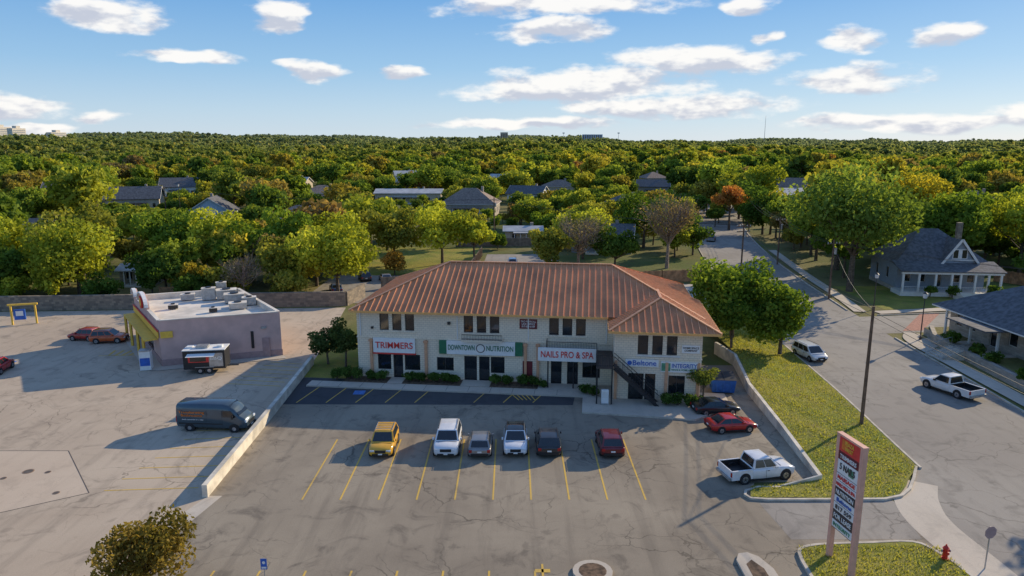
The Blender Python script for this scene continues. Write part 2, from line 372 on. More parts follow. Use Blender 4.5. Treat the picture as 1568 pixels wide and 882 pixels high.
cd=bpy.data.cameras.new('camera'); co=bpy.data.objects.new('camera',cd); COL.objects.link(co); SC.camera=co
co.location=(0,0,22); co.rotation_euler=(math.radians(90)-math.atan(223/1080),0,0); cd.sensor_width=36; cd.lens=36*1080/1568; cd.clip_start=.5; cd.clip_end=20000
SC.view_settings.view_transform='Standard'; SC.view_settings.look='None'; SC.view_settings.exposure=0
# ------------------------------------------------------------------ terrain
def sst(a,b,x): t=min(1,max(0,(x-a)/(b-a))); return t*t*(3-2*t)
def hz(x,y):
    r=math.hypot(x,y); a=math.atan2(x,y)
    fr=max(0,math.cos(a))
    far=(29-29*math.sin(a))*fr+10*(1-fr)
    z=sst(500,3000,r)*far
    k=sst(260,900,r)
    z+=k*(5*math.sin(x*.006+1)+5*math.sin(y*.008+x*.003)+3*math.sin(x*.017-y*.011)-5)
    z+=sst(1500,3000,r)*(4*math.sin(a*23)+3.*math.sin(a*57+1)+ 2*math.sin(a*11+2))
    return z
b=B(); radii=[0,30,60,90,120,160,200,250,300,370,450,550,650,800,950,1100,1300,1500,1750,2000,2300,2600,3000,3500,4500,6000,9000,14000]; NA=120
vs=[(0,0,0)];fs=[]
for r in radii[1:]:
    for i in range(NA):
        t=2*math.pi*i/NA; x,y=r*math.sin(t),r*math.cos(t); vs.append((x,y,hz(x,y) if r>250 else 0))
for i in range(NA): fs.append((0,1+(i+1)%NA,1+i))
for j in range(len(radii)-2):
    for i in range(NA):
        a=1+j*NA; fs.append((a+i,a+(i+1)%NA,a+NA+(i+1)%NA,a+NA+i))
b.add(vs,fs,'ground',True); b.build('ground')
# ------------------------------------------------------------------ paving
sheet('left_parking_lot',[(-130,-30),(-19.4,-30),(-19.4,41),(-20.2,70),(-22.6,93.4),(-75,90.5),(-130,88)],.004,'lotL')
sheet('parking_lot',[(-19.4,-30),(26,-30),(25.2,33),(24.2,40),(23.6,40.9),(15,40.7),(16,43),(20.4,43.2),(21.2,60),(22.4,68),(19,68),(-20.2,68),(-19.4,41)],.008,'lot')
sheet('sealed_asphalt_bay',[(-19.7,57.2),(5.2,57.0),(5.8,60.5),(6.2,61.4),(-19.0,64.2),(-20,64.2)],.012,'new')
sheet('entrance_asphalt',[(15.8,36.2),(23.2,36.2),(23.9,40.6),(15.4,40.3)],.012,'road')
sheet('street_shoulder',[(25,-30),(31,-30),(31,46),(27.9,45.5),(26.5,43.2),(25.2,41.6),(24.5,38)],.0055,'road')
sheet('concrete_pad',[(-44,47.9),(-32.3,47.9),(-27.1,41.6),(-31.1,39.1),(-44,37.5)],.008,'pad')
sheet('concrete_pad',[(-20.6,36.6),(-19.3,36.6),(-18.4,41.2),(-19.3,41.2)],.016,'conc')
b=B()
for P0,P1 in (((-44,47.9),(-32.3,47.9)),((-32.3,47.9),(-27.1,41.6)),((-27.1,41.6),(-31.1,39.1)),((-31.1,39.1),(-44,37.5))):
    b.beam((*P0,.012),(*P1,.012),.06,.004,'joint')
b.build('pad_expansion_joint')
b=B()
for x,y,r in((-33.0,44.6,.36),(-31.6,44.5,.2),(-34,43.6,.2),(-29.2,41.6,.22)):
    b.tube((x,y,.008),(x,y,.02),r,r,'rust',18); b.tube((x,y,.02),(x,y,.024),r*.8,r*.8,'joint',18)
b.build('manhole_cover')
road=smoothline([(30,-30),(32,0),(34.2,30),(35.0,45),(36.2,60),(37.2,78),(38.8,95),(41.5,118),(45.3,142),(50.5,168),(58,198),(69,235),(84,280)])
b=B(); strip(b,road,-6.8,6.6,.006,'road'); b.build('street')
cross=smoothline([(38,84),(46,84.5),(60,86.5),(80,90),(110,96),(170,112)])
b=B(); strip(b,cross,-3.8,4.2,.010,'road'); b.build('side_street')
sheet('brick_crosswalk',[(46.5,81.2),(49,81.4),(56,89.8),(53.3,89.6)],.018,'brickpave')
b=B()
wl=smoothline([(25.6,-10),(25.3,20),(24.8,32.8),(24.6,38),(25.4,41.0),(26.6,43.2)],6)
strip(b,wl,-1.2,1.4,.016,'conc'); b.build('sidewalk')
b=B()
rw=smoothline([(44.0,50),(44.6,65),(45.2,76),(47,80)],6); strip(b,rw,-.9,.9,.1,'conc')
rw=smoothline([(46,90.6),(47.5,100),(49.8,118),(54,145)],6); strip(b,rw,-.8,.8,.1,'conc')
rw=smoothline([(48,90.2),(60,92.4),(80,96),(110,102)],6); strip(b,rw,-.8,.8,.104,'conc'); b.build('sidewalk')
sheet('concrete_driveway',[(43.6,76),(52,80.5),(60,82.3),(60,80),(50,77),(46,74)],.02,'conc')
kerb('kerb',[(p.x+6.7,p.y) for p in road if 20<p.y<79])
kerb('kerb',[(p.x+6.2,p.y-1) for p in road if 92<p.y<200])
kerb('kerb',[(p.x-6.9,p.y) for p in road if 44<p.y<200])
kerb('kerb',[(p.x,p.y+4.3-.1) for p in cross if p.x>47])
kerb('kerb',[(p.x,p.y-4.5) for p in cross if p.x>49])
b=B()
for k in range(-6,5):
    x=1.2+2.4*k
    if -14<x<9.5: b.bx(x-.055,x+.055,40.7,49.9,.012,.0165,'yellow')
for k in range(-9,3):
    x=1.2+2.4*k
    if x<4: b.bx(x-.055,x+.055,28.2,33.2,.012,.0165,'yellow')
for i in range(7):
    b.beam((-24.5-.3*i,49.5-1.6*i+2,.012),(-20.4,49.9-1.6*i+2,.012),.09,.006,'yellow')
for i in range(7): b.beam((-26.5+.3*i,62.5+1.1*i,.012),(-21.3,61.8+1.1*i,.012),.09,.006,'yellow')
for i in range(6): b.beam((-42.5+.7*i,71.4,.012),(-42.8+.9*i,73.2,.012),.22,.006,'yellow')
b.beam((-43.5,71.2,.012),(-38,71.6,.012),.11,.006,'yellow')
b.beam((1.6,32.6,.018),(1.6,33.8,.018),.12,.004,'yellow'); b.beam((1.2,33.2,.018),(2.0,33.2,.018),.3,.004,'yellow')
b.build('yellow_parking_lines')
b=B()
for i in range(9):
    x=-18.4+2.55*i
    if 4.5<i<6: continue
    b.beam((x+.9,62.4-.11*(x+19),.018),(x-.2,57.6,.018),.09,.005,'yellow')
for i in range(5): b.beam((-.6+.45*i,61.0,.018),(.6+.35*i,58.2,.018),.09,.005,'yellow')
b.build('yellow_bay_lines')
sheet('blue_accessible_mark',[(-14.2,59.6),(-13.2,59.6),(-13.2,60.6),(-14.2,60.6)],.018,'bluep')
sheet('blue_accessible_mark',[(-52,68),(-50.6,68.2),(-50.8,69.5),(-52.2,69.3)],.014,'bluep')
b=B(); L=[(-19.4,41.0),(-19.75,55),(-20.0,62),(-20.2,68.3)]
rings=[[(x-.17,y,0),(x+.17,y,0),(x+.17,y,h),(x-.17,y,h)] for (x,y),h in zip(L,(.85,.85,.85,.9))]
b.loft(rings,'wallc',False)
b.build('retaining_wall')
b=B(); L=[(17.6,42.3),(20.4,43.2),(20.8,51),(21.2,60),(22.4,68),(21.6,72)]; H=(.2,.45,.75,.95,1.2,1.3)
b.loft([[(x-.14,y,0),(x+.14,y,0),(x+.14,y,h),(x-.14,y,h)] for (x,y),h in zip(L,H)],'wallc',False); b.build('retaining_wall')
lk=[(p.x-6.98,p.y) for p in road]
def kx(y):
    for i in range(len(lk)-1):
        if lk[i][1]<=y<=lk[i+1][1]: return lk[i][0]+(lk[i+1][0]-lk[i][0])*(y-lk[i][1])/(lk[i+1][1]-lk[i][1])
def interp(Ls,y):
    for i in range(len(Ls)-1):
        if Ls[i][1]<=y<=Ls[i+1][1]: t=(y-Ls[i][1])/(Ls[i+1][1]-Ls[i][1]); return Ls[i][0]+(Ls[i+1][0]-Ls[i][0])*t
    return Ls[0][0]
def wx(y): return interp([(14.9,40.75),(15.4,42.3),(17.6,42.5),(20.4,43.4),(20.9,51),(21.3,60),(22.5,68),(22.5,96)],y)
def rx(y): return kx(y) if y>=45 else interp([(23.4,40.75),(24.6,41.2),(25.6,42.2),(26.6,43.6),(kx(45)-.05,45)],y)
ys=[40.76,41.2,41.7,42.3,42.6,43,43.4,44.2,45.1]+[46+i*1.5 for i in range(34)]
def bankz(x,y):
    a,c=wx(y),rx(y); t=(x-a)/max(c-a,.1); top=.14+.95*sst(42,68,y)
    return .13+(top-.13)*(1-sst(0,1,t))+.03*math.sin(x*1.7+y)*t*(1-t)*4
vs=[];fs=[];nx=10
for y in ys:
    for i in range(nx+1):
        x=wx(y)+.1+(rx(y)-wx(y)-.15)*i/nx; vs.append((x,y,bankz(x,y)))
for j in range(len(ys)-1):
    for i in range(nx): a=j*(nx+1)+i; fs.append((a,a+1,a+nx+2,a+nx+1))
b=B(); b.add(vs,fs,'grass',True); b.build('grass_bank')
kerb('kerb',[(17.5,42.2),(16,42.2),(15.0,41.7),(14.8,41.2),(15.0,40.75),(16,40.6),(20,40.6),(23.4,40.65),(24.7,41.1),(25.7,42.0),(26.8,43.5),(27.9,45.2)],.18,.15)
isl=smoothline([(15.5,33.9),(15.8,35.0),(17,35.5),(20,35.7),(22.4,35.8),(23.2,34.8),(23.7,32.5),(24.1,25),(24,15),(15.3,15),(15.2,25),(15.4,32)],3)
isl=[(p.x,p.y) for p in isl]
sheet('grass_island',isl,.13,'grass'); kerb('kerb',isl,.18,.15,closed=True)
def blades(name,pts,n,fz):
    rg=np.random.default_rng(3); P=[]
    while len(P)<n:
        x=rg.uniform(min(p[0] for p in pts),max(p[0] for p in pts)); y=rg.uniform(min(p[1] for p in pts),max(p[1] for p in pts))
        if fz(x,y) is None: continue
        P.append((x,y,fz(x,y)))
    P=np.array(P); V=np.zeros((n,3,3)); a=rg.uniform(0,6.28,n); h=rg.uniform(.05,.17,n); wd=.035
    V[:,0]=P+np.stack([np.cos(a)*wd,np.sin(a)*wd,-.02+0*a],1); V[:,1]=P-np.stack([np.cos(a)*wd,np.sin(a)*wd,.02+0*a],1)
    V[:,2]=P+np.stack([rg.normal(0,.05,n),rg.normal(0,.05,n),h],1)
    me=bpy.data.meshes.new(name); me.from_pydata(V.reshape(-1,3).tolist(),[],np.arange(n*3).reshape(-1,3).tolist())
    at=me.attributes.new('lv','FLOAT','POINT'); at.data.foreach_set('value',np.repeat(rg.uniform(0,1,n),3))
    me.materials.append(M['leafO']); o=bpy.data.objects.new(name,me); COL.objects.link(o); o.color=(.36,.36,.075,1); return o
blades('grass_blades',[(15,40.8),(34,90)],26000,lambda x,y: bankz(x,y) if wx(y)+.2<x<rx(y)-.2 else None)
blades('grass_blades',[(15.7,26),(23.6,35.4)],7000,lambda x,y:.13)
oval=[(4.2+.95*math.cos(t)*1.1,33.0+1.0*math.sin(t)) for t in np.linspace(0,2*math.pi,18)[:-1]]
b=B(); b.prism(oval,0,.15,'kerb','conc'); b.prism([(4.2+(x-4.2)*.7,33+(y-33)*.7) for x,y in oval],.15,.155,'mulch'); b.build('kerb_island')
med=[(12.0,26),(12.0,34.0),(12.3,34.6),(12.8,34.7),(13.3,34.3),(13.7,33.2),(13.9,26)]
b=B(); b.prism(med,0,.15,'kerb','conc'); b.prism([(12.4,26),(12.4,33.6),(12.8,34),(13.2,33.2),(13.4,26)],.15,.155,'mulch'); b.build('kerb_island')
# ------------------------------------------------------------------ main building (local u,v frame)
R0=math.radians(-6.5); OX,OY=-14.6,64.3
mb=empty('shopping_plaza_building',(OX,OY,0),R0)
b=B(); ZE=6.72; ZW=6.3; WL=23.9; WR=31.3
up=[(u,u+.88,4.75,6.45) for g in(2.2,10.2,18.1) for u in(g,g+1.22,g+2.44)]
lo=[(1.9,3.2,.9,2.45,1),(3.4,4.35,.1,2.45,1),(4.5,6.0,.9,2.45,1),(10.2,11.4,.1,2.5,1),(11.6,12.6,.1,2.5,1),(12.7,14.0,.9,2.5,1),
    (18.3,19.3,.1,2.5,1),(19.8,20.8,.1,2.5,1),(21.2,22.8,.8,2.5,2),(7.6,9.2,1.0,2.3,2)]
wall(b,(0,0),(1,0),WL,0,ZE,up+lo,'cream')
wall(b,(WL,0),(0,-1),3.3,0,ZW,[],'cream')
wu=[(2.0+i*1.22,2.88+i*1.22,4.2,5.9) for i in range(3)]
wd=[(1.3,2.6,.1,2.5,1),(2.7,3.6,.1,2.5,1),(4.7,6.1,.7,2.4,2)]
wall(b,(WL,-3.3),(1,0),WR-WL,0,ZW,wu+wd,'cream')
wall(b,(WR,-3.3),(0,1),18,0,ZW,[(2+i*2.8,3.2+i*2.8,4.3,5.7) for i in range(6)],'cream')
wall(b,(WR,14.7),(-1,0),WR,0,ZW,[(2+i*3,3.2+i*3,4.3,5.7) for i in range(9)],'cream')
wall(b,(0,14.7),(0,-1),14.7,0,ZE,[(2+i*3,3.1+i*3,4.3,5.9) for i in range(4)],'cream')
b.build('walls',mb)
b=B()
b.bx(-.04,WL-.04,-.07,-.003,3.98,4.12,'cream'); b.bx(WL+.05,WR+.04,-3.37,-3.303,3.86,3.98,'cream')
for u in(1.35,6.6,15.95,17.1,):
    b.bx(u-.12,u+.12,-.22,-.004,.1,3.9,'pilaster'); b.bx(u-.2,u+.2,-.3,-.004,3.7,3.85,'pilaster')
for u in(WL+.2,28.4,WR-.25): b.bx(u-.12,u+.12,-3.5,-3.304,.1,3.6,'pilaster')
for g in(2.1,10.1,18.0): b.bx(g,g+3.55,-.10,-.004,4.6,4.72,'cream')
b.bx(25.8,29.5,-3.42,-3.305,4.05,4.16,'wframe')
for u in(.35,9.6,16.2,23.3): b.bx(u-.05,u+.05,-.09,-.004,4.15,6.5,'wframe')
b.bx(8.7,8.95,-.2,-.004,5.5,5.75,'black'); b.bx(1.4,1.6,-.2,-.004,4.9,5.1,'black')
b.build('pilasters_and_trim',mb)
b=B(); u0,u1,v0,v1=-.5,31.85,-.6,15.5; hf=(v1-v0)/2; sl=.42; zr=ZE+sl*hf; vc=(v0+v1)/2
A=(u0,v0,ZE);Bc=(u1,v0,ZE);C=(u1,v1,ZE);D=(u0,v1,ZE);E=(u0+hf,vc,zr);F=(u1-hf,vc,zr)
for P_,e in (((A,Bc,F,E),(1,0,0)),((Bc,C,F),(0,1,0)),((C,D,E,F),(1,0,0)),((D,A,E),(0,1,0))):
    b.poly(P_,'roofm'); ribs(b,P_,e,.56,'rib')
wl0,wl1,wf=23.4,32.7,-4.05; wz=ZE-sl*(wl1-u1)+.015; wh=(wl1-wl0)/2; wr=wz+sl*wh; um=(wl0+wl1)/2
a1=(wl0,wf,wz);a2=(wl1,wf,wz);ap=(um,wf+wh,wr); bk2=(um,9,wr)
for P_,e in (((a1,a2,ap),(1,0,0)),((a2,(wl1,9,wz),bk2,ap),(0,1,0)),(((wl0,9,wz),a1,ap,bk2),(0,1,0))):
    b.poly(P_,'roofm'); ribs(b,P_,e,.56,'rib')
for p,q in ((A,E),(Bc,F),(E,F),(C,F),(D,E),(a1,ap),(a2,ap),(ap,(um,4.2,wr))):
    b.beam((p[0],p[1],p[2]+.05),(q[0],q[1],q[2]+.05),.22,.09,'rib')
for P0,P1 in ((A,(wl0,v0,ZE)),(D,A),(C,D),((u1,9,ZE),C)):
    b.beam((P0[0],P0[1],ZE-.1),(P1[0],P1[1],ZE-.1),.10,.2,'fascia')
for P0,P1 in ((a1,a2),((wl1,9,wz),a2),((wl0,0,wz),a1)): b.beam((P0[0],P0[1],wz-.1),(P1[0],P1[1],wz-.1),.10,.2,'fascia')
b.bx(u0+.05,u1-.05,v0+.05,v1-.05,ZE-.16,ZE-.13,'fascia'); b.bx(wl0+.05,wl1-.05,wf+.05,8.9,wz-.17,wz-.14,'fascia')
b.build('hip_roof',mb)
b=B()
def rail(b,p0,p1,k='black',h=1.0,st=.14):
    p0=Vector(p0);p1=Vector(p1);n=max(2,int((p1-p0).length/st))
    b.beam(p0+Vector((0,0,h)),p1+Vector((0,0,h)),.05,.05,k); b.beam(p0+Vector((0,0,.1)),p1+Vector((0,0,.1)),.04,.04,k)
    for i in range(n+1):
        q=p0.lerp(p1,i/n); b.beam(q,q+Vector((0,0,h)),.022,.022,k)
b.bx(10.1,13.9,-.9,-.005,4.13,4.28,'cream'); rail(b,(10.15,-.86,4.28),(13.85,-.86,4.28),h=.5)
b.bx(17.9,WL-.02,-1.25,-.005,3.3,3.46,'frame'); rail(b,(17.95,-1.2,3.46),(22.4,-1.2,3.46)); rail(b,(17.95,-1.2,3.46),(17.95,-.1,3.46))
b.bx(22.4,23.85,-4.9,-1.26,3.3,3.46,'frame'); rail(b,(22.45,-1.2,3.46),(22.45,-4.85,3.46)); rail(b,(22.45,-4.85,3.46),(23.8,-4.85,3.46))
for i in range(19):
    t=i/18; b.bx(23.9+3.6*t,23.9+3.6*t+.25,-4.85,-3.75,3.3*(1-t)+.05,3.3*(1-t)+.1,'frame')
for v in(-4.85,-3.75):
    b.beam((23.9,v,3.35),(27.7,v,.05),.06,.25,'black')
rail(b,(23.9,-4.85,3.4),(27.7,-4.85,.1)); rail(b,(23.9,-3.75,3.4),(27.7,-3.75,.1),st=.5)
for u,v in((18.1,-1.15),(20.4,-1.15),(22.5,-4.8),(23.75,-4.8),(22.5,-1.3)): b.beam((u,v,0),(u,v,3.3),.12,.12,'black')
b.build('balconies_and_stairs',mb)
b=B(); b.bx(-1.6,-.01,5.5,12,0,4.6,'cream'); b.bx(-1.7,.1,5.4,12.1,4.6,4.75,'wframe')
rail(b,(-1.6,5.5,4.75),(-.65,5.5,4.75),'dgreen',1.1,.1); rail(b,(-1.6,5.5,4.75),(-1.6,12,4.75),'dgreen',1.1,.1); b.build('side_deck',mb)
b=B()
def board(u0,u1,z0,z1,v,k,dp=.2): b.bx(u0,u1,v-dp,v-.004,z0,z1,k)
board(1.6,5.6,2.65,4.05,-.08,'white'); board(1.55,5.65,2.5,2.64,-.08,'red')
board(7.9,8.6,2.72,4.0,-.08,'green'); board(8.61,15.0,2.72,4.0,-.1,'white'); board(15.01,15.7,2.72,4.0,-.08,'green')
board(17.2,22.4,2.75,3.95,-1.27,'white'); board(15.4,17.0,5.3,6.2,-.01,'maroon',dp=.06)
board(15.7,16.6,.2,2.2,-.01,'maroon',dp=.08)
board(24.9,27.7,3.15,3.8,-3.32,'white',dp=.15); board(27.9,31.0,2.75,3.65,-3.32,'white',dp=.15); board(29.6,31.1,4.45,5.15,-3.31,'white',dp=.08)
board(27.95,28.7,2.85,3.55,-3.475,'dgreen',dp=.02); b.tube((25.25,-3.49,3.48),(25.25,-3.5,3.48),.2,.2,'blue',12)
b.tube((11.8,-.31,3.36),(11.8,-.33,3.36),.42,.42,'frame',16); b.tube((11.8,-.33,3.36),(11.8,-.34,3.36),.34,.34,'white',16)
b.build('sign_boards',mb)
rx90=(math.pi/2,0,0)
text("TRIMMERS",3.6,.62,(3.6,-.30,3.35),rx90,'red',mb); text("DOWNTOWN",2.5,.5,(10.0,-.32,3.36),rx90,'green',mb)
text("NUTRITION",2.5,.5,(13.6,-.32,3.36),rx90,'green',mb); text("NAILS PRO & SPA",4.7,.6,(19.8,-1.49,3.35),rx90,'red',mb)
text("Beltone",2.0,.45,(26.5,-3.49,3.48),rx90,'blue',mb); text("INTEGRITY",2.1,.38,(29.85,-3.49,3.32),rx90,'blue',mb); text("REHAB & HOME HEALTH",2.1,.16,(29.85,-3.49,2.98),rx90,'dgreen',mb)
text("TKO PAYROLL\nLAW OFFICE\n817-559-5189",1.4,.64,(16.2,-.09,5.75),rx90,'white',mb)
text("HOME SPACE\nCOMPANY",1.3,.4,(30.35,-3.41,4.8),rx90,'frame',mb)
b=B(); b.bx(-4.0,21.3,-3.1,-1.7,0,.14,'conc'); b.bx(-1.0,17.2,-1.69,-.01,0,.16,'mulch'); b.bx(17.2,21.3,-1.69,-.01,0,.145,'conc')
b.prism([(21.3,-1.5),(21.3,-6.8),(30.4,-7.4),(33.8,-4.2),(33.8,-1),(31.6,-1),(31.5,-3.31),(23.9,-3.31),(23.9,-.02),(21.3,-.02)],0,.15,'kerb','conc')
for u in range(-3,21,2): b.bx(u,u+.03,-3.1,-1.7,.14,.143,'black')
b.bx(3.2,4.6,-1.7,-.02,.161,.175,'conc'); b.bx(10.1,12.8,-1.7,-.02,.161,.175,'conc')
b.build('front_walkway',mb)
sheet('planting_bed',[(-20,64.3),(-15.5,63.9),(-15.2,66.4),(-16,78),(-21,78)],.02,'grass')
b=B(); b.bx(-.35,.35,-.2,.2,0,.1,'metal'); b.bx(-.3,.3,-.12,.12,.1,1.3,'white'); b.bx(-.22,.22,-.125,-.121,.6,1.15,'wframe'); b.build('mail_drop_box',None,(7.9,56.9,.15))
# ------------------------------------------------------------------ trees
def tree_arrays(rg,h,R,n,ls,flat=.8,blobsN=16,clear=.25,spread=1.):
    cz=h-R*flat*1.0; cz=max(cz,h*clear+R*flat*.5); rz=h-cz
    bl=[]
    for i in range(blobsN):
        d=rg.normal(size=3); d/=np.linalg.norm(d); d[2]=d[2]*.9+.1
        k=rg.uniform(.35,.85)*spread; r=R*rg.uniform(.2,.4)
        c=np.array([d[0]*k*R,d[1]*k*R,cz+d[2]*k*rz*.85]); c[2]=max(c[2],h*clear+r*.5); bl.append((c,r,rg.uniform(0,1)))
    bl.append((np.array([0,0,cz]),R*.5,.4))
    W=np.array([q[1]**2 for q in bl]); W/=W.sum(); idx=rg.choice(len(bl),n,p=W)
    C=np.array([q[0] for q in bl])[idx]; r=np.array([q[1] for q in bl])[idx]; bc=np.array([q[2] for q in bl])[idx]
    d=rg.normal(size=(n,3)); d/=np.linalg.norm(d,axis=1,keepdims=True)
    rr=r*(.55+.6*rg.random(n)**.7); P=C+d*rr[:,None]*np.array([1,1,.8]); P[:,2]=np.maximum(P[:,2],.05)
    nrm=d*.6+rg.normal(size=(n,3))*.6; nrm/=np.linalg.norm(nrm,axis=1,keepdims=True)
    t=np.cross(nrm,rg.normal(size=(n,3))); t/=np.linalg.norm(t,axis=1,keepdims=True); u=np.cross(nrm,t)
    s=(ls*rg.uniform(.55,1.2,n))[:,None]; t=t*s; u=u*s*.7
    V=np.stack([P-t,P-u*.9,P+t,P+u],1)
    lv=np.clip(bc*.55+rg.random(n)*.45,0,1)
    return V,lv,bl,cz
def make_tree_mesh(name,seed,h,R,n,ls,leaf,bark='bark',**k):
    rg=np.random.default_rng(seed); V,lv,bl,cz=tree_arrays(rg,h,R,n,ls,**k)
    b=B(); tr=max(.08,h*.022)
    b.tube((0,0,-.1),(.1,0,cz*.55),tr*1.3,tr*.8,bark,7); b.tube((.1,0,cz*.55),(0,.1,cz+.2*R),tr*.8,tr*.3,bark,6)
    for c,r,_ in bl[:-1]:
        s0=Vector((.08,0,cz*rg.uniform(.45,.8))); m_=s0.lerp(Vector(c),.55)+Vector((0,0,-.08*R)); b.tube(s0,m_,tr*.45,tr*.28,bark,5,cap=False); b.tube(m_,c,tr*.28,tr*.08,bark,4,cap=False)
        if bark=='twig':
            for _q in range(9):
                dd=Vector(rg.normal(size=3)); dd.z=abs(dd.z)+.3; b.tube(m_.lerp(Vector(c),float(rg.uniform(.3,1))),Vector(c)+dd.normalized()*r*1.3,tr*.12,tr*.04,bark,3,cap=False)
    nb=len(b.v); nv=len(V)*4; me=bpy.data.meshes.new(name)
    allv=np.concatenate([np.array(b.v),V.reshape(-1,3)]); lf=(np.arange(nv).reshape(-1,4)+nb).tolist()
    me.from_pydata(allv.tolist(),[],b.f+lf)
    me.materials.append(M[bark]); me.materials.append(M[leaf])
    me.polygons.foreach_set('material_index',[0]*len(b.f)+[1]*len(V))
    at=me.attributes.new('lv','FLOAT','POINT'); at.data.foreach_set('value',np.concatenate([np.zeros(nb),np.repeat(lv,4)]))
    me.update(); return me
def tree(name,x,y,h,R,col,n=3800,ls=.32,seed=None,z=0,bark='bark',**k):
    me=make_tree_mesh(name,seed or int(abs(x*31+y*17))+1,h,R,n,ls,'leafO',bark,**k)
    o=bpy.data.objects.new(name,me); COL.objects.link(o); o.location=(x,y,z); o.color=(*col,1); o.rotation_euler=(0,0,random.random()*6); return o
DG=(.11,.18,.035);G1=(.18,.26,.04);YG=(.40,.43,.055);OL=(.32,.32,.06);OR=(.42,.27,.06);GR=(.26,.22,.13);YL=(.50,.43,.055)
tree('live_oak_tree',24.2,75,9.8,5.3,G1,8000,.25,z=.8,clear=.08,blobsN=28)
tree('live_oak_tree',27.9,70.6,8.0,4.5,G1,6500,.23,z=.5,clear=.02,blobsN=24)
tree('live_oak_tree',22.8,70.6,5.8,2.8,G1,3400,.22,z=1,clear=.02,blobsN=14)
tree('pecan_tree',50.8,104,19.0,9.6,(.22,.30,.065),11000,.35,clear=.15,blobsN=42)
tree('ornamental_pear_tree',-17.6,30.3,4.9,2.5,(.26,.20,.05),6000,.12,clear=.12,blobsN=24)
tree('cedar_elm_tree',-25.6,101.5,11,6.2,YG,5800,.31,clear=.08,blobsN=22)
tree('cedar_elm_tree',-63,100.5,11.8,7.2,YG,6500,.34,clear=.06,blobsN=26)
for i in range(11):
    x=-96+i*6.4+random.uniform(-1.5,1.5); tree('hedgerow_tree',x,96.2+random.uniform(0,2),random.uniform(4,6.5),random.uniform(2.4,3.4),random.choice([DG,G1,OL,G1,YG]),1900,.27,clear=.02)
tree('hackberry_tree',-34,103,9,4.8,OL); tree('hackberry_tree',-42,107,10,5,G1); tree('hackberry_tree',-50.5,101,8,4.2,DG)
tree('fall_tree',-45.5,99.5,5.5,3.0,(.42,.34,.05),2600,.25,clear=.05); tree('hackberry_tree',-55,114,12.5,6.2,G1,5000)
tree('hackberry_tree',-73.5,98.5,9,5.4,DG); tree('hackberry_tree',-80,108,12,6.5,YG)
tree('hackberry_tree',-68,110,13.5,6.5,OL,4400,.36); tree('hackberry_tree',-47,112,12.5,6,YG,4400,.36); tree('hackberry_tree',-37,113,12,6,G1,4400,.36); tree('hackberry_tree',-29.5,117,11.5,5.5,YG); tree('hackberry_tree',-88,102,11,6,G1); tree('hackberry_tree',-96,97,9,5,OL)
tree('hackberry_tree',-30.5,108,10,5.5,OL); tree('oak_tree',-12.8,128,11.5,6.2,YG,5200,.34); tree('oak_tree',-21.5,127,11.5,6.2,OL,5200,.34)
tree('oak_tree',-19.8,117,4.6,2.6,OR,2200,.22,clear=.05); tree('young_oak_tree',-6.8,126,9,3.6,YG,3000)
tree('oak_tree',5.8,117,8.6,4.6,OL,4000,.31,clear=.08); tree('oak_tree',17.4,118,8.5,4.2,DG,3800,.3,clear=.06); tree('oak_tree',13.6,134,11,5.5,YG,4200,.32)
tree('bare_tree',11.4,119,11,5.2,GR,1300,.18,bark='twig',clear=.12,blobsN=44); tree('bare_tree',27.6,124,13.5,6.0,(.28,.21,.12),2000,.2,bark='twig',clear=.12,blobsN=50)
tree('bare_tree',-37.5,96.5,7.4,3.6,GR,800,.16,bark='twig',clear=.1,blobsN=36)
tree('oak_tree',28,149,13,7,G1,4600,.36); tree('oak_tree',36,139,8,4.5,DG,3200,.3,clear=.05)
for x,y,h,R,c in((-15,148,9,5,G1),(-26,146,10,5.5,DG),(-9,165,7,4,OL),(8,170,6,3.5,G1),(-3,147,4,2.4,DG),(10,146,5,3,YG),(22,166,10,5.5,OL),(-19,168,10,5.5,YG),(-28,160,9,5,G1)): tree('backyard_tree',x,y,h,R,c,2600,.36,clear=.08)
tree('live_oak_tree',61,171,12,7.2,DG,5400,.37,clear=.05,blobsN=22); tree('red_oak_tree',55.5,180,12.5,4.6,(.48,.24,.07),2800,.36,clear=.1)
tree('pecan_tree',76,122,15,8,G1,5600,.38); tree('pecan_tree',87,119,14,7,YG,4800,.37); tree('pecan_tree',79,140,17.5,6.5,YL,4400,.37)
tree('crape_myrtle',83,108,8,5,DG,3600); tree('pecan_tree',65,123,13,6.5,DG,4800,.36); tree('oak_tree',55,115,10,5,G1,4000)
tree('pecan_tree',73,210,17,8,YG,3600,.5); tree('oak_tree',66,196,12,6.5,DG,3400,.42)
tree('juniper_shrub',-18.6,68.4,4.7,2.1,(.09,.13,.045),3400,.14,clear=.02,flat=1.1); tree('juniper_shrub',-16.6,67.4,5.2,1.9,(.10,.14,.045),3400,.14,clear=.02,flat=1.1)
tree('crape_myrtle',16.2,56.9,3.6,1.3,(.16,.20,.05),2000,.1,clear=.2,z=.15)
for x,y,h,R,c in((54,50,14,6,G1),(49.5,40,12,5.5,OL),(66,57,17,7,YG),(54,30,13,6,G1),(60,44,15,6,DG)): tree('pecan_tree',x,y,h,R,c,3400,.38)
for x,y,h,R in((47,72.5,1.6,1.0),(47.2,66.5,1.3,1.1),(47.3,69,1.2,.9),(60,99,1.2,1.),(63,98.6,1.1,1),(69,98.8,1.2,1),(46.6,61,1.2,.9)): tree('garden_shrub',x,y,h+.6,R,DG,800,.14,clear=0,z=.3)
hx=Vector((math.cos(R0),math.sin(R0))); hy=Vector((-math.sin(R0),math.cos(R0)))
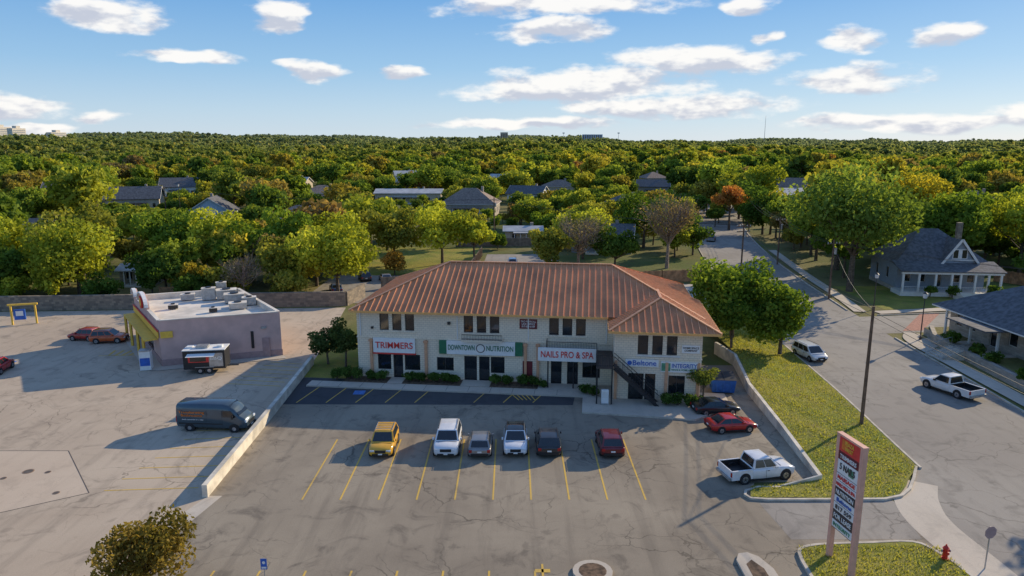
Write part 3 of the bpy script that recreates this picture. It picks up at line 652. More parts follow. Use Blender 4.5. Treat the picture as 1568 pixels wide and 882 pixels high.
shr=[(-1.9,-.9,.95),(-.9,-.9,1.1),(.1,-.8,1.1),(1.4,-.9,.85),(2.5,-.9,.85),(5.2,-.9,.85),(6.2,-.9,.85),(7.5,-.9,.9),(8.6,-.9,.9),(9.5,-.95,.75),(13.3,-.9,.85),(14.4,-.9,.85),(15.8,-.9,.9),(16.8,-.9,.9),(17.7,-1.2,.6),(21.5,-2.2,.8),(22.2,-2.8,.75),(28.4,-4.3,.9),(29.3,-4.4,.95),(30.3,-4.5,.95),(31.2,-4.5,.85)]
for u,v,r in shr:
    q=Vector((OX,OY))+hx*u+hy*v; tree('clipped_shrub',q.x,q.y,r*1.3,r*.95,(.10,.17,.04),1000,.085,clear=0,z=.12,flat=.7,spread=.75)
def instancer(name,pts,mesh,childname='tree'):
    vs=[];fs=[]
    for i,(x,y,z,s,a) in enumerate(pts):
        h_=s/2
        for k in range(4):
            t=a+math.pi/4+k*math.pi/2; vs.append((x+math.cos(t)*h_*1.41421,y+math.sin(t)*h_*1.41421,z))
        fs.append((4*i,4*i+1,4*i+2,4*i+3))
    me=bpy.data.meshes.new(name); me.from_pydata(vs,[],fs); o=bpy.data.objects.new(name,me); COL.objects.link(o)
    o.instance_type='FACES'; o.use_instance_faces_scale=True; o.show_instancer_for_render=False; o.show_instancer_for_viewport=False
    c=bpy.data.objects.new(childname,mesh); COL.objects.link(c); c.parent=o
houses=[(-82,194,7,60),(-13,221,10,75),(-38,264,13,90),(33,207,7,50),(19,146,7,20),(2,158,6,20),(-59,111,4,8),(-126,237,9,60),(98,252,9,80),(-72,270,7,70),(60,302,7,80),(20,302,7,80),(-100,152,6,25),(-140,300,8,70),(120,300,9,80),
(-52,178,6,35),(6,262,6,60),(-100,330,8,80),(150,230,7,50),(-190,300,8,70),(-5,360,8,80),(75,380,8,80),(-60,400,9,90),(180,360,8,80),(110,175,7,35)]
def road_d(x,y): return min((p.x-x)**2+(p.y-y)**2 for p in road[::3])**.5
def blocked(x,y,R):
    if x<-20 and y<99+R*.6: return 1
    if -30<x<36 and y<132: return 1
    if -28<x<12 and y<172: return 1
    if x>=30 and y<112+R*.5: return 1
    if 50<x<78 and y<118: return 1
    if y<186 and road_d(x,y)<8.5+R*.75: return 1
    for X,Y,hw,cl in houses:
        if abs(x-X)<hw+R and abs(y-Y)<8+R: return 1
        if y<Y and y>Y-cl and abs(x-X*y/Y)<hw+R*.4: return 2
    return 0
rg=np.random.default_rng(11)
near=[make_tree_mesh('forest_tree',100+i,(9.,11.5,10,8.5,12.5,9.5)[i],(4.8,5.6,5.2,5,5.2,4.3)[i],2300,.47,'leafR',clear=.12,blobsN=22) for i in range(6)]
midm=[make_tree_mesh('forest_tree_mid',200+i,(9.,11,10,12.5)[i],(5,5.8,5.2,5.4)[i],480,1.02,'leafR',clear=.1,blobsN=14) for i in range(4)]
def scatter(r0,r1,sp,amax=.92):
    n=int(amax*(r1*r1-r0*r0)/(sp*sp))
    r=np.sqrt(rg.uniform(r0*r0,r1*r1,n)); a=rg.uniform(-amax,amax,n)
    return [(float(q*math.sin(t)),float(q*math.cos(t))) for q,t in zip(r,a)]
pts=[[] for _ in near]; grid={}
for x,y in scatter(95,330,4.0):
    s=float(rg.choice([rg.uniform(.5,.8),rg.uniform(.7,1.15),rg.uniform(1.1,1.6)],p=[.3,.5,.2])); R=5*s; bl=blocked(x,y,R)
    if bl==1: continue
    if bl==2:
        if rg.random()<.4: continue
        s=float(rg.uniform(.25,.42)); R=5*s
    ok=True; gx,gy=int(x//7),int(y//7)
    for i in(-1,0,1):
        for j in(-1,0,1):
            for (qx,qy,qr) in grid.get((gx+i,gy+j),()):
                if (qx-x)**2+(qy-y)**2<((R+qr)*.62)**2: ok=False
    if not ok: continue
    grid.setdefault((gx,gy),[]).append((x,y,R)); pts[int(rg.integers(6))].append((x,y,hz(x,y),s,float(rg.uniform(0,6.28))))
for p_,m_ in zip(pts,near): instancer('woodland_trees',p_,m_)
pts=[[] for _ in midm]
for x,y in scatter(326,820,9.4,.86):
    if blocked(x,y,5): continue
    if math.sin(x*.021+2)*math.sin(y*.017+x*.006)>.8: continue
    pts[int(rg.integers(4))].append((x,y,hz(x,y)-.5,float(rg.choice([rg.uniform(.6,.9),rg.uniform(.9,1.55)],p=[.6,.4])),float(rg.uniform(0,6.28))))
for p_,m_ in zip(pts,midm): instancer('woodland_trees',p_,m_)
def clump(seed):
    r_=np.random.default_rng(seed); Vs=[];L=[]
    for i in range(12):
        cx,cy=r_.uniform(-17,17,2); h=r_.uniform(6,16); V,lv,_,_=tree_arrays(r_,h,r_.uniform(4,7),52,2.05,blobsN=6,clear=.15); V[:,:,0]+=cx;V[:,:,1]+=cy; Vs.append(V); L.append(np.clip(lv*.5+r_.uniform(0,.5),0,1))
    V=np.concatenate(Vs);lv=np.concatenate(L); me=bpy.data.meshes.new('tree_clump'); me.from_pydata(V.reshape(-1,3).tolist(),[],np.arange(len(V)*4).reshape(-1,4).tolist())
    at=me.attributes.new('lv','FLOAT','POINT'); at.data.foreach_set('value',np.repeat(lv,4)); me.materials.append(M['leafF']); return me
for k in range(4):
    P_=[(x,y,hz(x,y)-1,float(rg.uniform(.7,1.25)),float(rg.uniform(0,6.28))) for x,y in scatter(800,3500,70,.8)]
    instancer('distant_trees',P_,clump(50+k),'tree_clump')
# ------------------------------------------------------------------ stone wall + fences
def fence(name,pts,h,k,t=.08,post=2.4):
    b=B()
    for a,c in zip(pts[:-1],pts[1:]):
        a=Vector((*a,0));c=Vector((*c,0)); b.beam(a+Vector((0,0,h/2)),c+Vector((0,0,h/2)),t,h,k); n=max(1,int((c-a).length/post))
        m_=int((c-a).length/.3)
        if t<.2:
            for i in range(n+1): q=a.lerp(c,i/n); b.beam(q,q+Vector((0,0,h+.1)),t*2,t*2,k)
            nn=(c-a).normalized(); nn=Vector((nn.y,-nn.x,0))
            for i in range(m_): q=a.lerp(c,(i+.5)/m_)+nn*(t/2+.012); b.beam(q+Vector((0,0,.05)),q+Vector((0,0,h+random.uniform(-.03,.04))),.24,.02,k)
    return b.build(name)
fence('stone_retaining_wall',[(-130,88.5),(-75,91),(-50,92.6),(-22.8,94.5),(-21.5,100)],2.0,'stone',.5)
fence('wooden_fence',[(18.5,110),(24,111),(31,112.2)],1.9,'fence'); fence('wooden_fence',[(-20,106),(-8,108)],1.8,'fencegrey'); fence('wooden_fence',[(-12,150),(10,152)],1.8,'fencegrey')
fence('wooden_fence',[(-50,98),(-42,99)],1.9,'fence'); fence('wooden_fence',[(-8,108),(-6,138)],1.7,'fencegrey'); fence('wooden_fence',[(8,112),(18.5,110)],1.9,'fencegrey')
fence('wooden_fence',[(78,112),(86,100),(95,101)],1.9,'fence')
sheet('gravel_lot',[(-6,100),(8,100),(9,140),(-5,140)],.006,'road'); sheet('backyard_lawn',[(-30,112),(-7,112),(-7,150),(-30,150)],.01,'grass')
sheet('rear_parking',[(-30,96),(-16,96),(-16,117),(-30,117)],.014,'road'); sheet('front_lawn',[(50,92),(80,97),(80,108),(50,108)],.012,'grass')
sheet('rear_driveway',[(14,80),(30,84),(33,108),(26,110),(12,96)],.012,'conc')
# ------------------------------------------------------------------ houses
def house(name,x,y,w,d,h,rz,wk,rk,kind='gable',pitch=.5,z=None):
    e=empty(name,(x,y,hz(x,y) if z is None else z),rz); b=B(); X=w/2;Y=d/2
    nw=max(2,int(w/3)); op=[((i+.5)*w/nw-.5,(i+.5)*w/nw+.5,.9,2.3) for i in range(nw)]; op[nw//2]=((nw//2+.5)*w/nw-.5,(nw//2+.5)*w/nw+.5,.1,2.2)
    nd=max(1,int(d/3.5)); od=[((i+.5)*d/nd-.5,(i+.5)*d/nd+.5,.9,2.3) for i in range(nd)]
    wall(b,(-X,-Y),(1,0),w,0,h,op,wk,frame='wframe'); wall(b,(X,-Y),(0,1),d,0,h,od,wk,frame='wframe'); wall(b,(X,Y),(-1,0),w,0,h,op,wk,frame='wframe'); wall(b,(-X,Y),(0,-1),d,0,h,od,wk,frame='wframe')
    if kind=='gable':
        for s in(-1,1): b.poly([(s*X,-Y,h),(s*X,Y,h),(s*X,0,h+pitch*Y)],wk)
    b.build('walls',e); b=B(); o=.5; zr=h+pitch*Y; zo=h-pitch*o
    if kind=='gable':
        for s in(-1,1):
            b.add([(-X-o,s*(Y+o),zo),(X+o,s*(Y+o),zo),(X+o,0,zr),(-X-o,0,zr),(-X-o,s*(Y+o),zo+.15),(X+o,s*(Y+o),zo+.15),(X+o,0,zr+.15),(-X-o,0,zr+.15)],[(0,1,2,3),(4,5,6,7),(0,1,5,4),(0,3,7,4),(1,2,6,5)],rk)
            for t in(-1,1): b.beam((t*(X+o+.02),s*(Y+o),zo+.05),(t*(X+o+.02),0,zr+.05),.06,.22,'wframe')
    else:
        hf=Y+o; a=(-X-o,-Y-o,h);c=(X+o,-Y-o,h);d_=(X+o,Y+o,h);f=(-X-o,Y+o,h);g=(-X-o+hf,0,h+pitch*hf);i=(X+o-hf,0,h+pitch*hf)
        for P_ in((a,c,i,g),(c,d_,i),(d_,f,g,i),(f,a,g)): b.poly(P_,rk)
        b.bx(-X-o,X+o,-Y-o,Y+o,h-.15,h-.02,'wframe')
    b.bx(X*.4,X*.4+.7,.3,1.0,h,zr+.8,'stone2'); b.build('roof',e)
    b=B(); b.bx(-X*.5,X*.5,-Y-2,-Y-.01,0,.35,'wframe'); b.bx(-X*.55,X*.55,-Y-2.2,-Y-.02,2.5,2.68,rk)
    for i in range(4): q=-X*.48+X*.96*i/3; b.bx(q-.08,q+.08,-Y-1.95,-Y-1.8,.35,2.5,'wframe')
    b.build('porch',e); return e
house('clapboard_house',-82,194,10,11,3.8,1.75,'sidingb','shingle',pitch=.65); house('brick_house',-13,221,17,13,3.6,-.1,'stone2','shingle2','hip',.65)
house('long_metal_roof_house',-38,264,24,10,3.8,.0,'sidingt','shingle3',pitch=.25); house('bungalow_house',33,207,13,11,3.6,.3,'sidingt','shingle','hip',.6)
house('bungalow_house',19,146,12,10,3.2,-.2,'siding','shingle','gable',.45); house('garden_shed',2.5,158,8,5,2.8,.0,'sidingt','shingle3',pitch=.3)
house('garden_shed',-59,111,5.5,4,2.4,.1,'stone2','shingle3',pitch=.3); house('farm_house',-126,237,16,10,4,.3,'sidingt','shingle','gable',.7)
house('metal_roof_house',98,252,17,12,4,.1,'sidingt','shingle3',pitch=.35); house('bungalow_house',-72,270,13,10,3.4,.1,'sidingt','shingle2','hip',.5)
house('bungalow_house',60,302,13,10,4,-.2,'stone2','shingle','gable',.5); house('bungalow_house',20,302,12,9,4,.2,'sidingt','shingle2','hip',.5)
house('bungalow_house',-100,152,11,9,3.2,.1,'siding','shingle','gable',.6)
house('bungalow_house',-140,300,14,11,4,.3,'white','shingle','gable',.6); house('bungalow_house',120,300,15,11,4,-.3,'sidingt','shingle2','gable',.6)
for x,y,wk,rk,kd in((-52,178,'sidingt','shingle2','hip'),(6,262,'white','shingle','gable'),(-100,330,'sidingt','shingle3','gable'),(150,230,'stone2','shingle2','hip'),(-190,300,'sidingt','shingle','gable'),(-5,360,'white','shingle3','gable'),(75,380,'sidingt','shingle2','hip'),(-60,400,'white','shingle3','gable'),(180,360,'sidingt','shingle','gable'),(110,175,'sidingb','shingle','gable')):
    house('bungalow_house',x,y,12+(x%5),9+(y%3),3.8,random.uniform(-.5,.5),wk,rk,kd,.5)
house('garden_shed',-7,108.5,7,3.5,2.6,0,'fencegrey','shingle3',pitch=.2)
e=empty('victorian_house',(64.3,106.5,0),math.radians(-6)); b=B()
wall(b,(-6.2,-3),(1,0),12.4,.6,4.3,[(1,2,1.5,3.4),(3.2,4.1,1.5,3.4),(5.4,6.4,.8,3.2),(8,9.1,1.5,3.4),(10,11,1.5,3.4)],'siding',frame='wframe')
wall(b,(6.2,-3),(0,1),10,.6,4.3,[(1,2,1.5,3.2),(5,6,1.5,3.2)],'siding',frame='wframe'); wall(b,(6.2,7),(-1,0),12.4,.6,4.3,[],'siding'); wall(b,(-6.2,7),(0,-1),10,.6,4.3,[(2,3,1.5,3.2),(6,7,1.5,3.2)],'siding',frame='wframe')
b.bx(-6.25,6.25,-3.05,7.05,0,.6,'stone2'); b.build('walls',e); b=B()
a=(-6.9,-3.6,4.3);c=(6.9,-3.6,4.3);d=(6.9,7.6,4.3);f=(-6.9,7.6,4.3);g=(-1.2,2,9.0);i=(1.2,2,9.0)
for P_ in((a,c,i,g),(c,d,i),(d,f,g,i),(f,a,g)): b.poly(P_,'shingle')
b.poly([(-.4,-4,4.5),(2,-4,8.0),(2,2,8.0),(-.4,2,4.5)],'shingle'); b.poly([(4.6,-4,4.4),(2,-4,8.0),(2,2,8.0),(4.6,2,4.4)],'shingle')
b.poly([(-.2,-3.7,4.5),(4.4,-3.7,4.5),(2.05,-3.7,7.8)],'siding')
b.beam((-.5,-4.02,4.4),(2,-4.02,8.05),.1,.32,'wframe'); b.beam((4.7,-4.02,4.4),(2,-4.02,8.05),.1,.32,'wframe'); b.bx(-.1,4.3,-3.78,-3.71,4.9,5.1,'wframe')
b.bx(1.1,1.75,-3.76,-3.705,5.3,6.5,'glass'); b.bx(2.3,2.95,-3.76,-3.705,5.3,6.5,'glass'); b.bx(.98,3.07,-3.74,-3.704,5.2,6.62,'wframe')
b.bx(4.6,5.3,3,3.7,5.5,9.8,'stone'); b.build('roof',e); b=B()
b.bx(-6.9,6.9,-6.4,-3.06,0,.6,'wframe'); b.add([(-7.2,-6.7,3.6),(7.2,-6.7,3.6),(7.2,-3,4.6),(-7.2,-3,4.6),(-7.2,-6.7,3.75),(7.2,-6.7,3.75),(7.2,-3,4.75),(-7.2,-3,4.75)],[(0,1,2,3),(4,5,6,7),(0,1,5,4),(0,3,7,4),(1,2,6,5)],'shingle'); b.bx(-7,7,-6.55,-6.35,3.3,3.6,'wframe')
for q in(-6.7,-4.5,-2.2,0,1.2,3.2,5,6.7): b.bx(q-.13,q+.13,-6.5,-6.25,.6,3.3,'wframe')
rail(b,(-6.7,-6.35,.6),(-.1,-6.35,.6),'wframe',.8,.22); rail(b,(1.3,-6.35,.6),(6.7,-6.35,.6),'wframe',.8,.22)
for i in range(4): b.bx(-.1,1.3,-6.4-.3*(4-i),-6.4-.3*(3-i)-.002,0,.15*(i+1),'kerb')
b.build('porch',e)
e=empty('stone_bungalow_house',(57.0,69.0,.9),math.radians(3)); b=B()
wall(b,(-6.5,9.5),(0,-1),19,0,3.3,[(1,2,.9,2.5),(3.2,4.2,.9,2.5),(6.4,7.4,.1,2.5),(9,10.2,.9,2.5),(12,13.2,.9,2.5),(15.6,16.8,.9,2.5)],'stone2',frame='wframe'); wall(b,(-6.5,-9.5),(1,0),14,0,3.3,[(2,3,.9,2.3),(8,9,.9,2.3)],'stone2',frame='wframe')
wall(b,(7.5,-9.5),(0,1),19,0,3.3,[],'stone2'); wall(b,(7.5,9.5),(-1,0),14,0,3.3,[(3,4,.9,2.3)],'stone2',frame='wframe'); b.build('walls',e); b=B()
a=(-8.3,-10.3,3.0);c=(8.3,-10.3,3.0);d=(8.3,10.3,3.0);f=(-8.3,10.3,3.0);g=(0,-2.5,7.4);i=(0,2.5,7.4)
for P_ in((a,c,g),(c,d,i,g),(d,f,i),(f,a,g,i)): b.poly(P_,'shingle')
b.bx(-8.3,8.3,-10.3,10.3,2.85,2.99,'wframe'); b.bx(-10.2,-7,-1,5,2.6,2.75,'shingle'); b.bx(-10.1,-6.6,-1,5,-.02,.06,'kerb')
for q in(-8,-4,0,4,8): b.bx(-8.1,-7.9,q-.1,q+.1,0,2.85,'wframe')
b.build('roof',e); b=B()
for i in range(7): b.bx(-13+.4*i,-12.6+.4*i-.002,1.2,3.6,-.9,-.9+.14*(i+1),'kerb')
rail(b,(-13,1.2,-.8),(-10.2,1.2,.05),'metal',.9,.4); rail(b,(-13,3.6,-.8),(-10.2,3.6,.05),'metal',.9,.4); b.build('steps',e)
b=B(); b.prism([(46.2,45),(48,79.5),(70,82),(75,45)],0,.9,'stone2','ground'); b.build('raised_yard')
fence('stone_garden_wall',[(45.6,45),(46.2,60),(47.2,76),(49,79.8)],1.05,'stone2',.45)
# ------------------------------------------------------------------ mauve restaurant
e=empty('mauve_restaurant_building',(0,0,0)); b=B()
FL=(-35.0,67.6);FR=(-24.2,71.4);BR=(-33.0,83.4);BL=(-43.6,79.4); HT=4.7
def edge(P,Q): P=Vector(P);Q=Vector(Q); return (Q-P).length,(Q-P).normalized()
l,u=edge(FL,FR); wall(b,FL,u,l,0,HT,[],'pinkw'); l,u=edge(FR,BR); wall(b,FR,u,l,0,HT,[],'pinkw'); l,u=edge(BR,BL); wall(b,BR,u,l,0,HT,[],'pinkw')
l,u=edge(BL,FL); wall(b,BL,u,l,0,HT,[(1,4.2,.6,2.6,3),(4.8,6.2,.1,2.6,2),(6.8,10.6,.6,2.6,3)],'pinkw',frame='wframe')
b.build('walls',e); b=B()
cx,cy=-34,75.4
def ins(p,k): return (cx+(p[0]-cx)*k,cy+(p[1]-cy)*k)
b.poly([(*ins(p,.99),HT-.55) for p in(FL,FR,BR,BL)],'whiteroof')
for P_,Q_ in((FL,FR),(FR,BR),(BR,BL),(BL,FL)):
    b.beam((*ins(P_,.985),HT+.04),(*ins(Q_,.985),HT+.04),.34,.09,'whiteroof'); b.beam((*ins(P_,.97),HT-.27),(*ins(Q_,.97),HT-.27),.06,.56,'whiteroof')
    b.beam((*ins(P_,1.004),.35),(*ins(Q_,1.004),.35),.05,.7,'pinkd')
for x,y,s,h,k in((-33.2,80.2,1.3,1.0,'metal'),(-35,79.6,.9,1.3,'metal'),(-31.6,78.4,1.3,.9,'metal'),(-37.4,79.5,.9,.6,'metal'),(-30,75.2,1.1,.6,'metal'),(-37,75,.6,.4,'black'),(-29.4,77,.9,.8,'metal'),(-34.5,82,.7,1.5,'metal'),(-32,73.5,.5,.4,'black')):
    b.box((x,y,HT-.5+h/2+.05),(s*1.6,s,h),k,.35); b.box((x,y,HT-.5+h+.08),(s*1.7,s*1.1,.06),'whiteroof',.35); b.tube((x,y,HT-.4+h),(x,y,HT-.28+h),s*.35,s*.35,'black',12)
b.build('roof_and_rooftop_units',e); b=B()
U=(Vector(FL)-Vector(BL)).normalized(); W=Vector((U.y,-U.x)); L_=(Vector(FL)-Vector(BL)).length
def wp(a,z,o): q=Vector(BL)+U*a+W*o; return (q.x,q.y,z)
for z0,z1,k,o in((2.95,3.6,'yel',.12),(3.62,3.74,'red',.14)): b.beam(wp(0,(z0+z1)/2,o),wp(L_,(z0+z1)/2,o),.1,z1-z0,k)
for a0,a1,hh in((4.2,9.0,1.5),(.2,2.2,.9)):
    n=14; ring=[wp(a0,HT-.1,.1)]+[wp((a0+a1)/2-math.cos(math.pi*i/n)*(a1-a0)/2,HT+.3+math.sin(math.pi*i/n)*hh*.8,.1) for i in range(n+1)]+[wp(a1,HT-.1,.1)]
    back=[(x+.3*-W.x,y+.3*-W.y,z) for x,y,z in ring]; m_=len(ring)
    b.add(ring+back,[tuple(range(m_)),tuple(range(2*m_-1,m_-1,-1))]+[(i,(i+1)%m_,m_+(i+1)%m_,m_+i) for i in range(m_)],'pinkw')
    for i in range(n): b.beam(ring[i+1],ring[i+2],.36,.16,'white')
b.tube(wp(6.6,HT+.5,.12),wp(6.6,HT+.5,.3),.7,.7,'red',16); b.tube(wp(6.6,HT+.5,.3),wp(6.6,HT+.5,.32),.45,.45,'yel',16)
b.beam(wp(.5,2.75,.7),wp(L_-.5,2.75,.7),1.2,.12,'yel')
for a in(1,4.6,9,12.5): b.beam(wp(a,0,1.2),wp(a,2.7,1.2),.22,.22,'yel')
F=Vector((FR[0]-FL[0],FR[1]-FL[1])).normalized()
b.beam((FL[0]+F.x*.1+.05,FL[1]-.08,3.28),(FL[0]+F.x*1.2+.05,FL[1]+F.y*1.2-.08,3.28),.1,.65,'yel')
q=Vector(FL)+F*8.6; b.beam((q.x+.04,q.y-.06,1.1),(q.x+.04,q.y-.06,2.9),.25,.12,'black'); b.beam((q.x+1.2,q.y+.35,0.05),(q.x+1.2,q.y+.35,2.1),.9,.08,'pinkd')
b.beam((q.x+.9,q.y+.2,3.2),(q.x+1.4,q.y+.4,3.2),.2,.2,'metal')
b.build('parapet_gables_and_canopy',e)
b=B(); b.bx(-.5,.5,-.45,.45,.05,1.95,'white'); b.bx(-.45,.45,-.47,-.452,.5,1.3,'blue'); b.bx(-.52,.52,-.5,.47,1.95,2.05,'metal'); b.build('ice_merchandiser',None,(-36.1,66.7,0),.25)
sheet('sidewalk',[(-36.3,66.6),(-34.8,66.2),(-23.4,70.3),(-24.2,71.5),(-35,67.7),(-43.8,79.6),(-45.4,79.2)],.05,'conc')
# ------------------------------------------------------------------ vehicles
def sub(Q,s0,s1,t0,t1,off=.012):
    A_,B_,C_,D_=[Vector(q) for q in Q]
    f=lambda s,t:(A_.lerp(B_,s)).lerp(D_.lerp(C_,s),t)
    n=(B_-A_).cross(D_-A_).normalized()
    c=(A_+B_+C_+D_)/4
    if n.dot(c-Vector((0,c.y*0.2,.8)))<0:n=-n
    return [tuple(f(s,t)+n*off) for s,t in((s0,t0),(s1,t0),(s1,t1),(s0,t1))]
VS=(.90,.79,.82)
def car(name,kind,col,x,y,hd,metal=0.,roofc=None,rack=False,sc=1.):
    p={'suv':(4.75,1.95,1.8,.37,1.08,1.06),'bigsuv':(5.2,2.05,1.92,.41,1.16,1.16),'small':(4.4,1.84,1.66,.35,1.0,.98),'sedan':(4.8,1.86,1.46,.34,.93,.88),'pickup':(5.9,2.04,1.95,.42,1.16,1.16),'minivan':(5.1,2.0,1.78,.35,1.02,.98),'oldpickup':(5.5,1.98,1.78,.38,1.05,1.02)}[kind]
    L,Wd,Hh,wr,belt,hood=p; w=Wd/2; paint=carpaint('car_paint_'+name,col,metal); b=B(); pick='pickup' in kind
    yb0={'suv':-2.28,'bigsuv':-2.5,'small':-2.1,'sedan':-1.85,'pickup':-.95,'minivan':-2.45,'oldpickup':-.55}[kind]; yb1={'suv':1.1,'bigsuv':1.25,'small':1.1,'sedan':1.15,'pickup':1.35,'minivan':1.6,'oldpickup':1.25}[kind]
    yt0=yb0+{'suv':.38,'bigsuv':.3,'small':.4,'sedan':.85,'pickup':.2,'minivan':.3,'oldpickup':.15}[kind]; yt1=yb1-{'suv':.8,'bigsuv':.75,'small':.75,'sedan':.95,'pickup':.7,'minivan':.95,'oldpickup':.65}[kind]
    tr=belt+.04 if kind=='sedan' else belt
    st=[(-L/2,.84,.46,tr-.16),(-L/2+.07,.93,.36,tr-.05),(-L/2+.3,.985,.28,tr),(-L/2+1.,1,.25,tr),(0,1,.24,belt),(yb1,1,.24,belt),(yb1+.25,.995,.25,hood+.01),(L/2-.65,.975,.27,hood-.04),(L/2-.22,.92,.3,hood-.13),(L/2-.06,.85,.36,hood-.25),(L/2,.77,.44,hood-.38)]
    if pick: st=[(yb0-.05,1,.3,belt)]+[q for q in st if q[0]>yb0+.3]
    def ring(q):
        y_,f,zl,zt=q; ww=w*f; h=[(.0,zl),(.86*ww,zl),(.98*ww,zl+.12),(ww,zl+.5*(zt-zl)),(.985*ww,zt-.12),(.94*ww,zt-.03),(.84*ww,zt),(0,zt+.03)]
        return [(a,y_,z) for a,z in h]+[(-a,y_,z) for a,z in h[-2:0:-1]]
    b.loft([ring(q) for q in st],paint)
    if pick:
        y0=-L/2; y1=yb0-.06
        for s in(-1,1): b.bx(min(s*w*.99,s*w*.88),max(s*w*.99,s*w*.88),y0+.05,y1,.42,belt+.04,paint)
        b.bx(-w*.9,w*.9,y0,y0+.09,.5,belt+.03,paint); b.bx(-w*.88,w*.88,y0+.09,y1,.62,.7,'black'); b.bx(-w*.879,w*.879,y1-.05,y1,.7,belt+.03,'black')
        for s in(-1,1): b.bx(min(s*w*.875,s*w*.87),max(s*w*.875,s*w*.87),y0+.1,y1-.06,.7,belt,'black')
        b.bx(-w*.95,w*.95,y0-.16,y0-.01,.42,.62,'metal'); b.bx(-w*.5,w*.5,y0-.006,y0-.002,.7,1.05,paint)
    gw,tw=w*.93,w*.76; zt=Hh-.05; zb=belt+.005
    a=[(-gw,yb0,zb),(gw,yb0,zb),(gw,yb1,zb),(-gw,yb1,zb)]; t=[(-tw,yt0,zt),(tw,yt0,zt),(tw,yt1,zt),(-tw,yt1,zt)]
    b.add(a+t,[(0,1,5,4),(1,2,6,5),(2,3,7,6),(3,0,4,7)],paint)
    ym=(yt0+yt1)/2; rr=[]
    for yy,fz,fw in((yt0,0,1),(yt0+.25,.045,.99),(ym,.06,1.),(yt1-.25,.04,.99),(yt1,0,1)):
        rr.append([(-tw*fw,yy,zt+fz*.2),(-tw*.7*fw,yy,zt+fz),(0,yy,zt+fz+.01),(tw*.7*fw,yy,zt+fz),(tw*fw,yy,zt+fz*.2)])
    vs=[q for r_ in rr for q in r_]; b.add(vs,[(j*5+i,j*5+i+1,j*5+i+6,j*5+i+5) for j in range(4) for i in range(4)],roofc or paint,True)
    b.poly(sub((a[2],a[3],t[3],t[2]),.06,.94,.05,.92),'glass'); b.poly(sub((a[0],a[1],t[1],t[0]),.08,.92,.12,.9),'glass')
    nW={'suv':3,'bigsuv':3,'small':3,'sedan':2,'pickup':2,'minivan':3,'oldpickup':1}[kind]
    for Q in((a[1],a[2],t[2],t[1]),(a[3],a[0],t[0],t[3])):
        for i in range(nW): b.poly(sub(Q,.05+.9*i/nW+.012,.05+.9*(i+1)/nW-.012,.1,.9),'glass')
    b.bx(-w*.8,w*.8,yb1+.26,yb1+.275,hood+.02,hood+.045,'black')
    for s in(-1,1):
        for yy in(-L/2+ (1.0 if not pick else 1.25),L/2-.95):
            b.tube((s*(w-.3),yy,wr+.03),(s*(w+.006),yy,wr+.03),wr*1.2,wr*1.2,'black',20); b.tube((s*(w-.2),yy,wr),(s*(w+.03),yy,wr),wr,wr,'rubber',20)
            b.tube((s*(w+.0),yy,wr),(s*(w+.036),yy,wr),wr*.64,wr*.6,'rim',12); b.tube((s*(w+.03),yy,wr),(s*(w+.042),yy,wr),wr*.16,wr*.16,'black',8)
            for i in range(5):
                an=i*2*math.pi/5+.3; b.beam((s*(w+.039),yy+math.cos(an)*wr*.2,wr+math.sin(an)*wr*.2),(s*(w+.039),yy+math.cos(an)*wr*.55,wr+math.sin(an)*wr*.55),.02,wr*.06,'black')
        b.bx(min(s*w*1.02,s*w*1.14),max(s*w*1.02,s*w*1.14),yb1-.42,yb1-.2,belt+.0,belt+.17,paint if kind!='oldpickup' else 'black')
        for i in range(1,nW): 
            yy=yb0+(yb1-yb0)*i/nW; b.bx(min(s*w*.995,s*w*1.004),max(s*w*.995,s*w*1.004),yy-.01,yy+.01,.4,belt-.1,'black'); b.bx(min(s*w*.99,s*w*1.02),max(s*w*.99,s*w*1.02),yy+.1,yy+.28,belt-.2,belt-.16,'black')
        b.bx(min(s*w*.93,s*w*1.006),max(s*w*.93,s*w*1.006),-L/2+1.5,L/2-1.45,.26,.36,'black')
        b.box((s*w*.66,L/2-.09,hood-.3),(w*.36,.16,.15),'headl')
        if not pick: b.box((s*w*.78,-L/2+.05,tr-.22),(w*.26,.14,.24),'redl')
        else: b.box((s*w*.93,-L/2+.03,.9),(w*.12,.1,.34),'redl')
        if kind in('suv','bigsuv','small','minivan'): b.beam((s*tw*.93,yt0+.15,zt+.09),(s*tw*.93,yt1-.1,zt+.09),.04,.04,'black' if not rack else 'metal')
    b.box((0,L/2-.02,hood-.36),(w*.86,.08,.24),'black'); b.box((0,L/2+.02,.45),(w*1.3,.06,.16),'black'); b.box((0,L/2+.052,.5),(.32,.012,.12),'white')
    if not pick: b.box((0,-L/2+.0,.48),(w*1.5,.12,.2),'black'); b.box((0,-L/2-.035,.72),(.34,.02,.14),'white')
    if rack:
        for yy in np.linspace(yt0+.3,yt1-.3,4): b.beam((-tw*.9,yy,zt+.14),(tw*.9,yy,zt+.14),.05,.03,'metal')
    b.v=[(x_*VS[0]*sc,y_*VS[1]*sc,z_*VS[2]*sc) for x_,y_,z_ in b.v]
    return b.build(name,None,(x,y,.014),math.radians(hd))
car('yellow_suv','suv',(.85,.44,.02),-9.35,48.3,181,rack=True)
car('white_suv','bigsuv',(.82,.81,.79),-4.7,48.5,180)
car('grey_suv','small',(.32,.32,.31),-2.3,48.1,0,.4)
car('white_suv','suv',(.82,.82,.83),.25,48.5,180,roofc='glass')
car('black_suv','suv',(.03,.032,.035),2.65,48.4,0)
car('maroon_suv','suv',(.19,.02,.025),7.15,48.3,0,.2)
car('black_sedan','sedan',(.02,.021,.024),16.9,55.4,-84); car('red_sedan','sedan',(.52,.02,.015),17.1,51.8,-82)
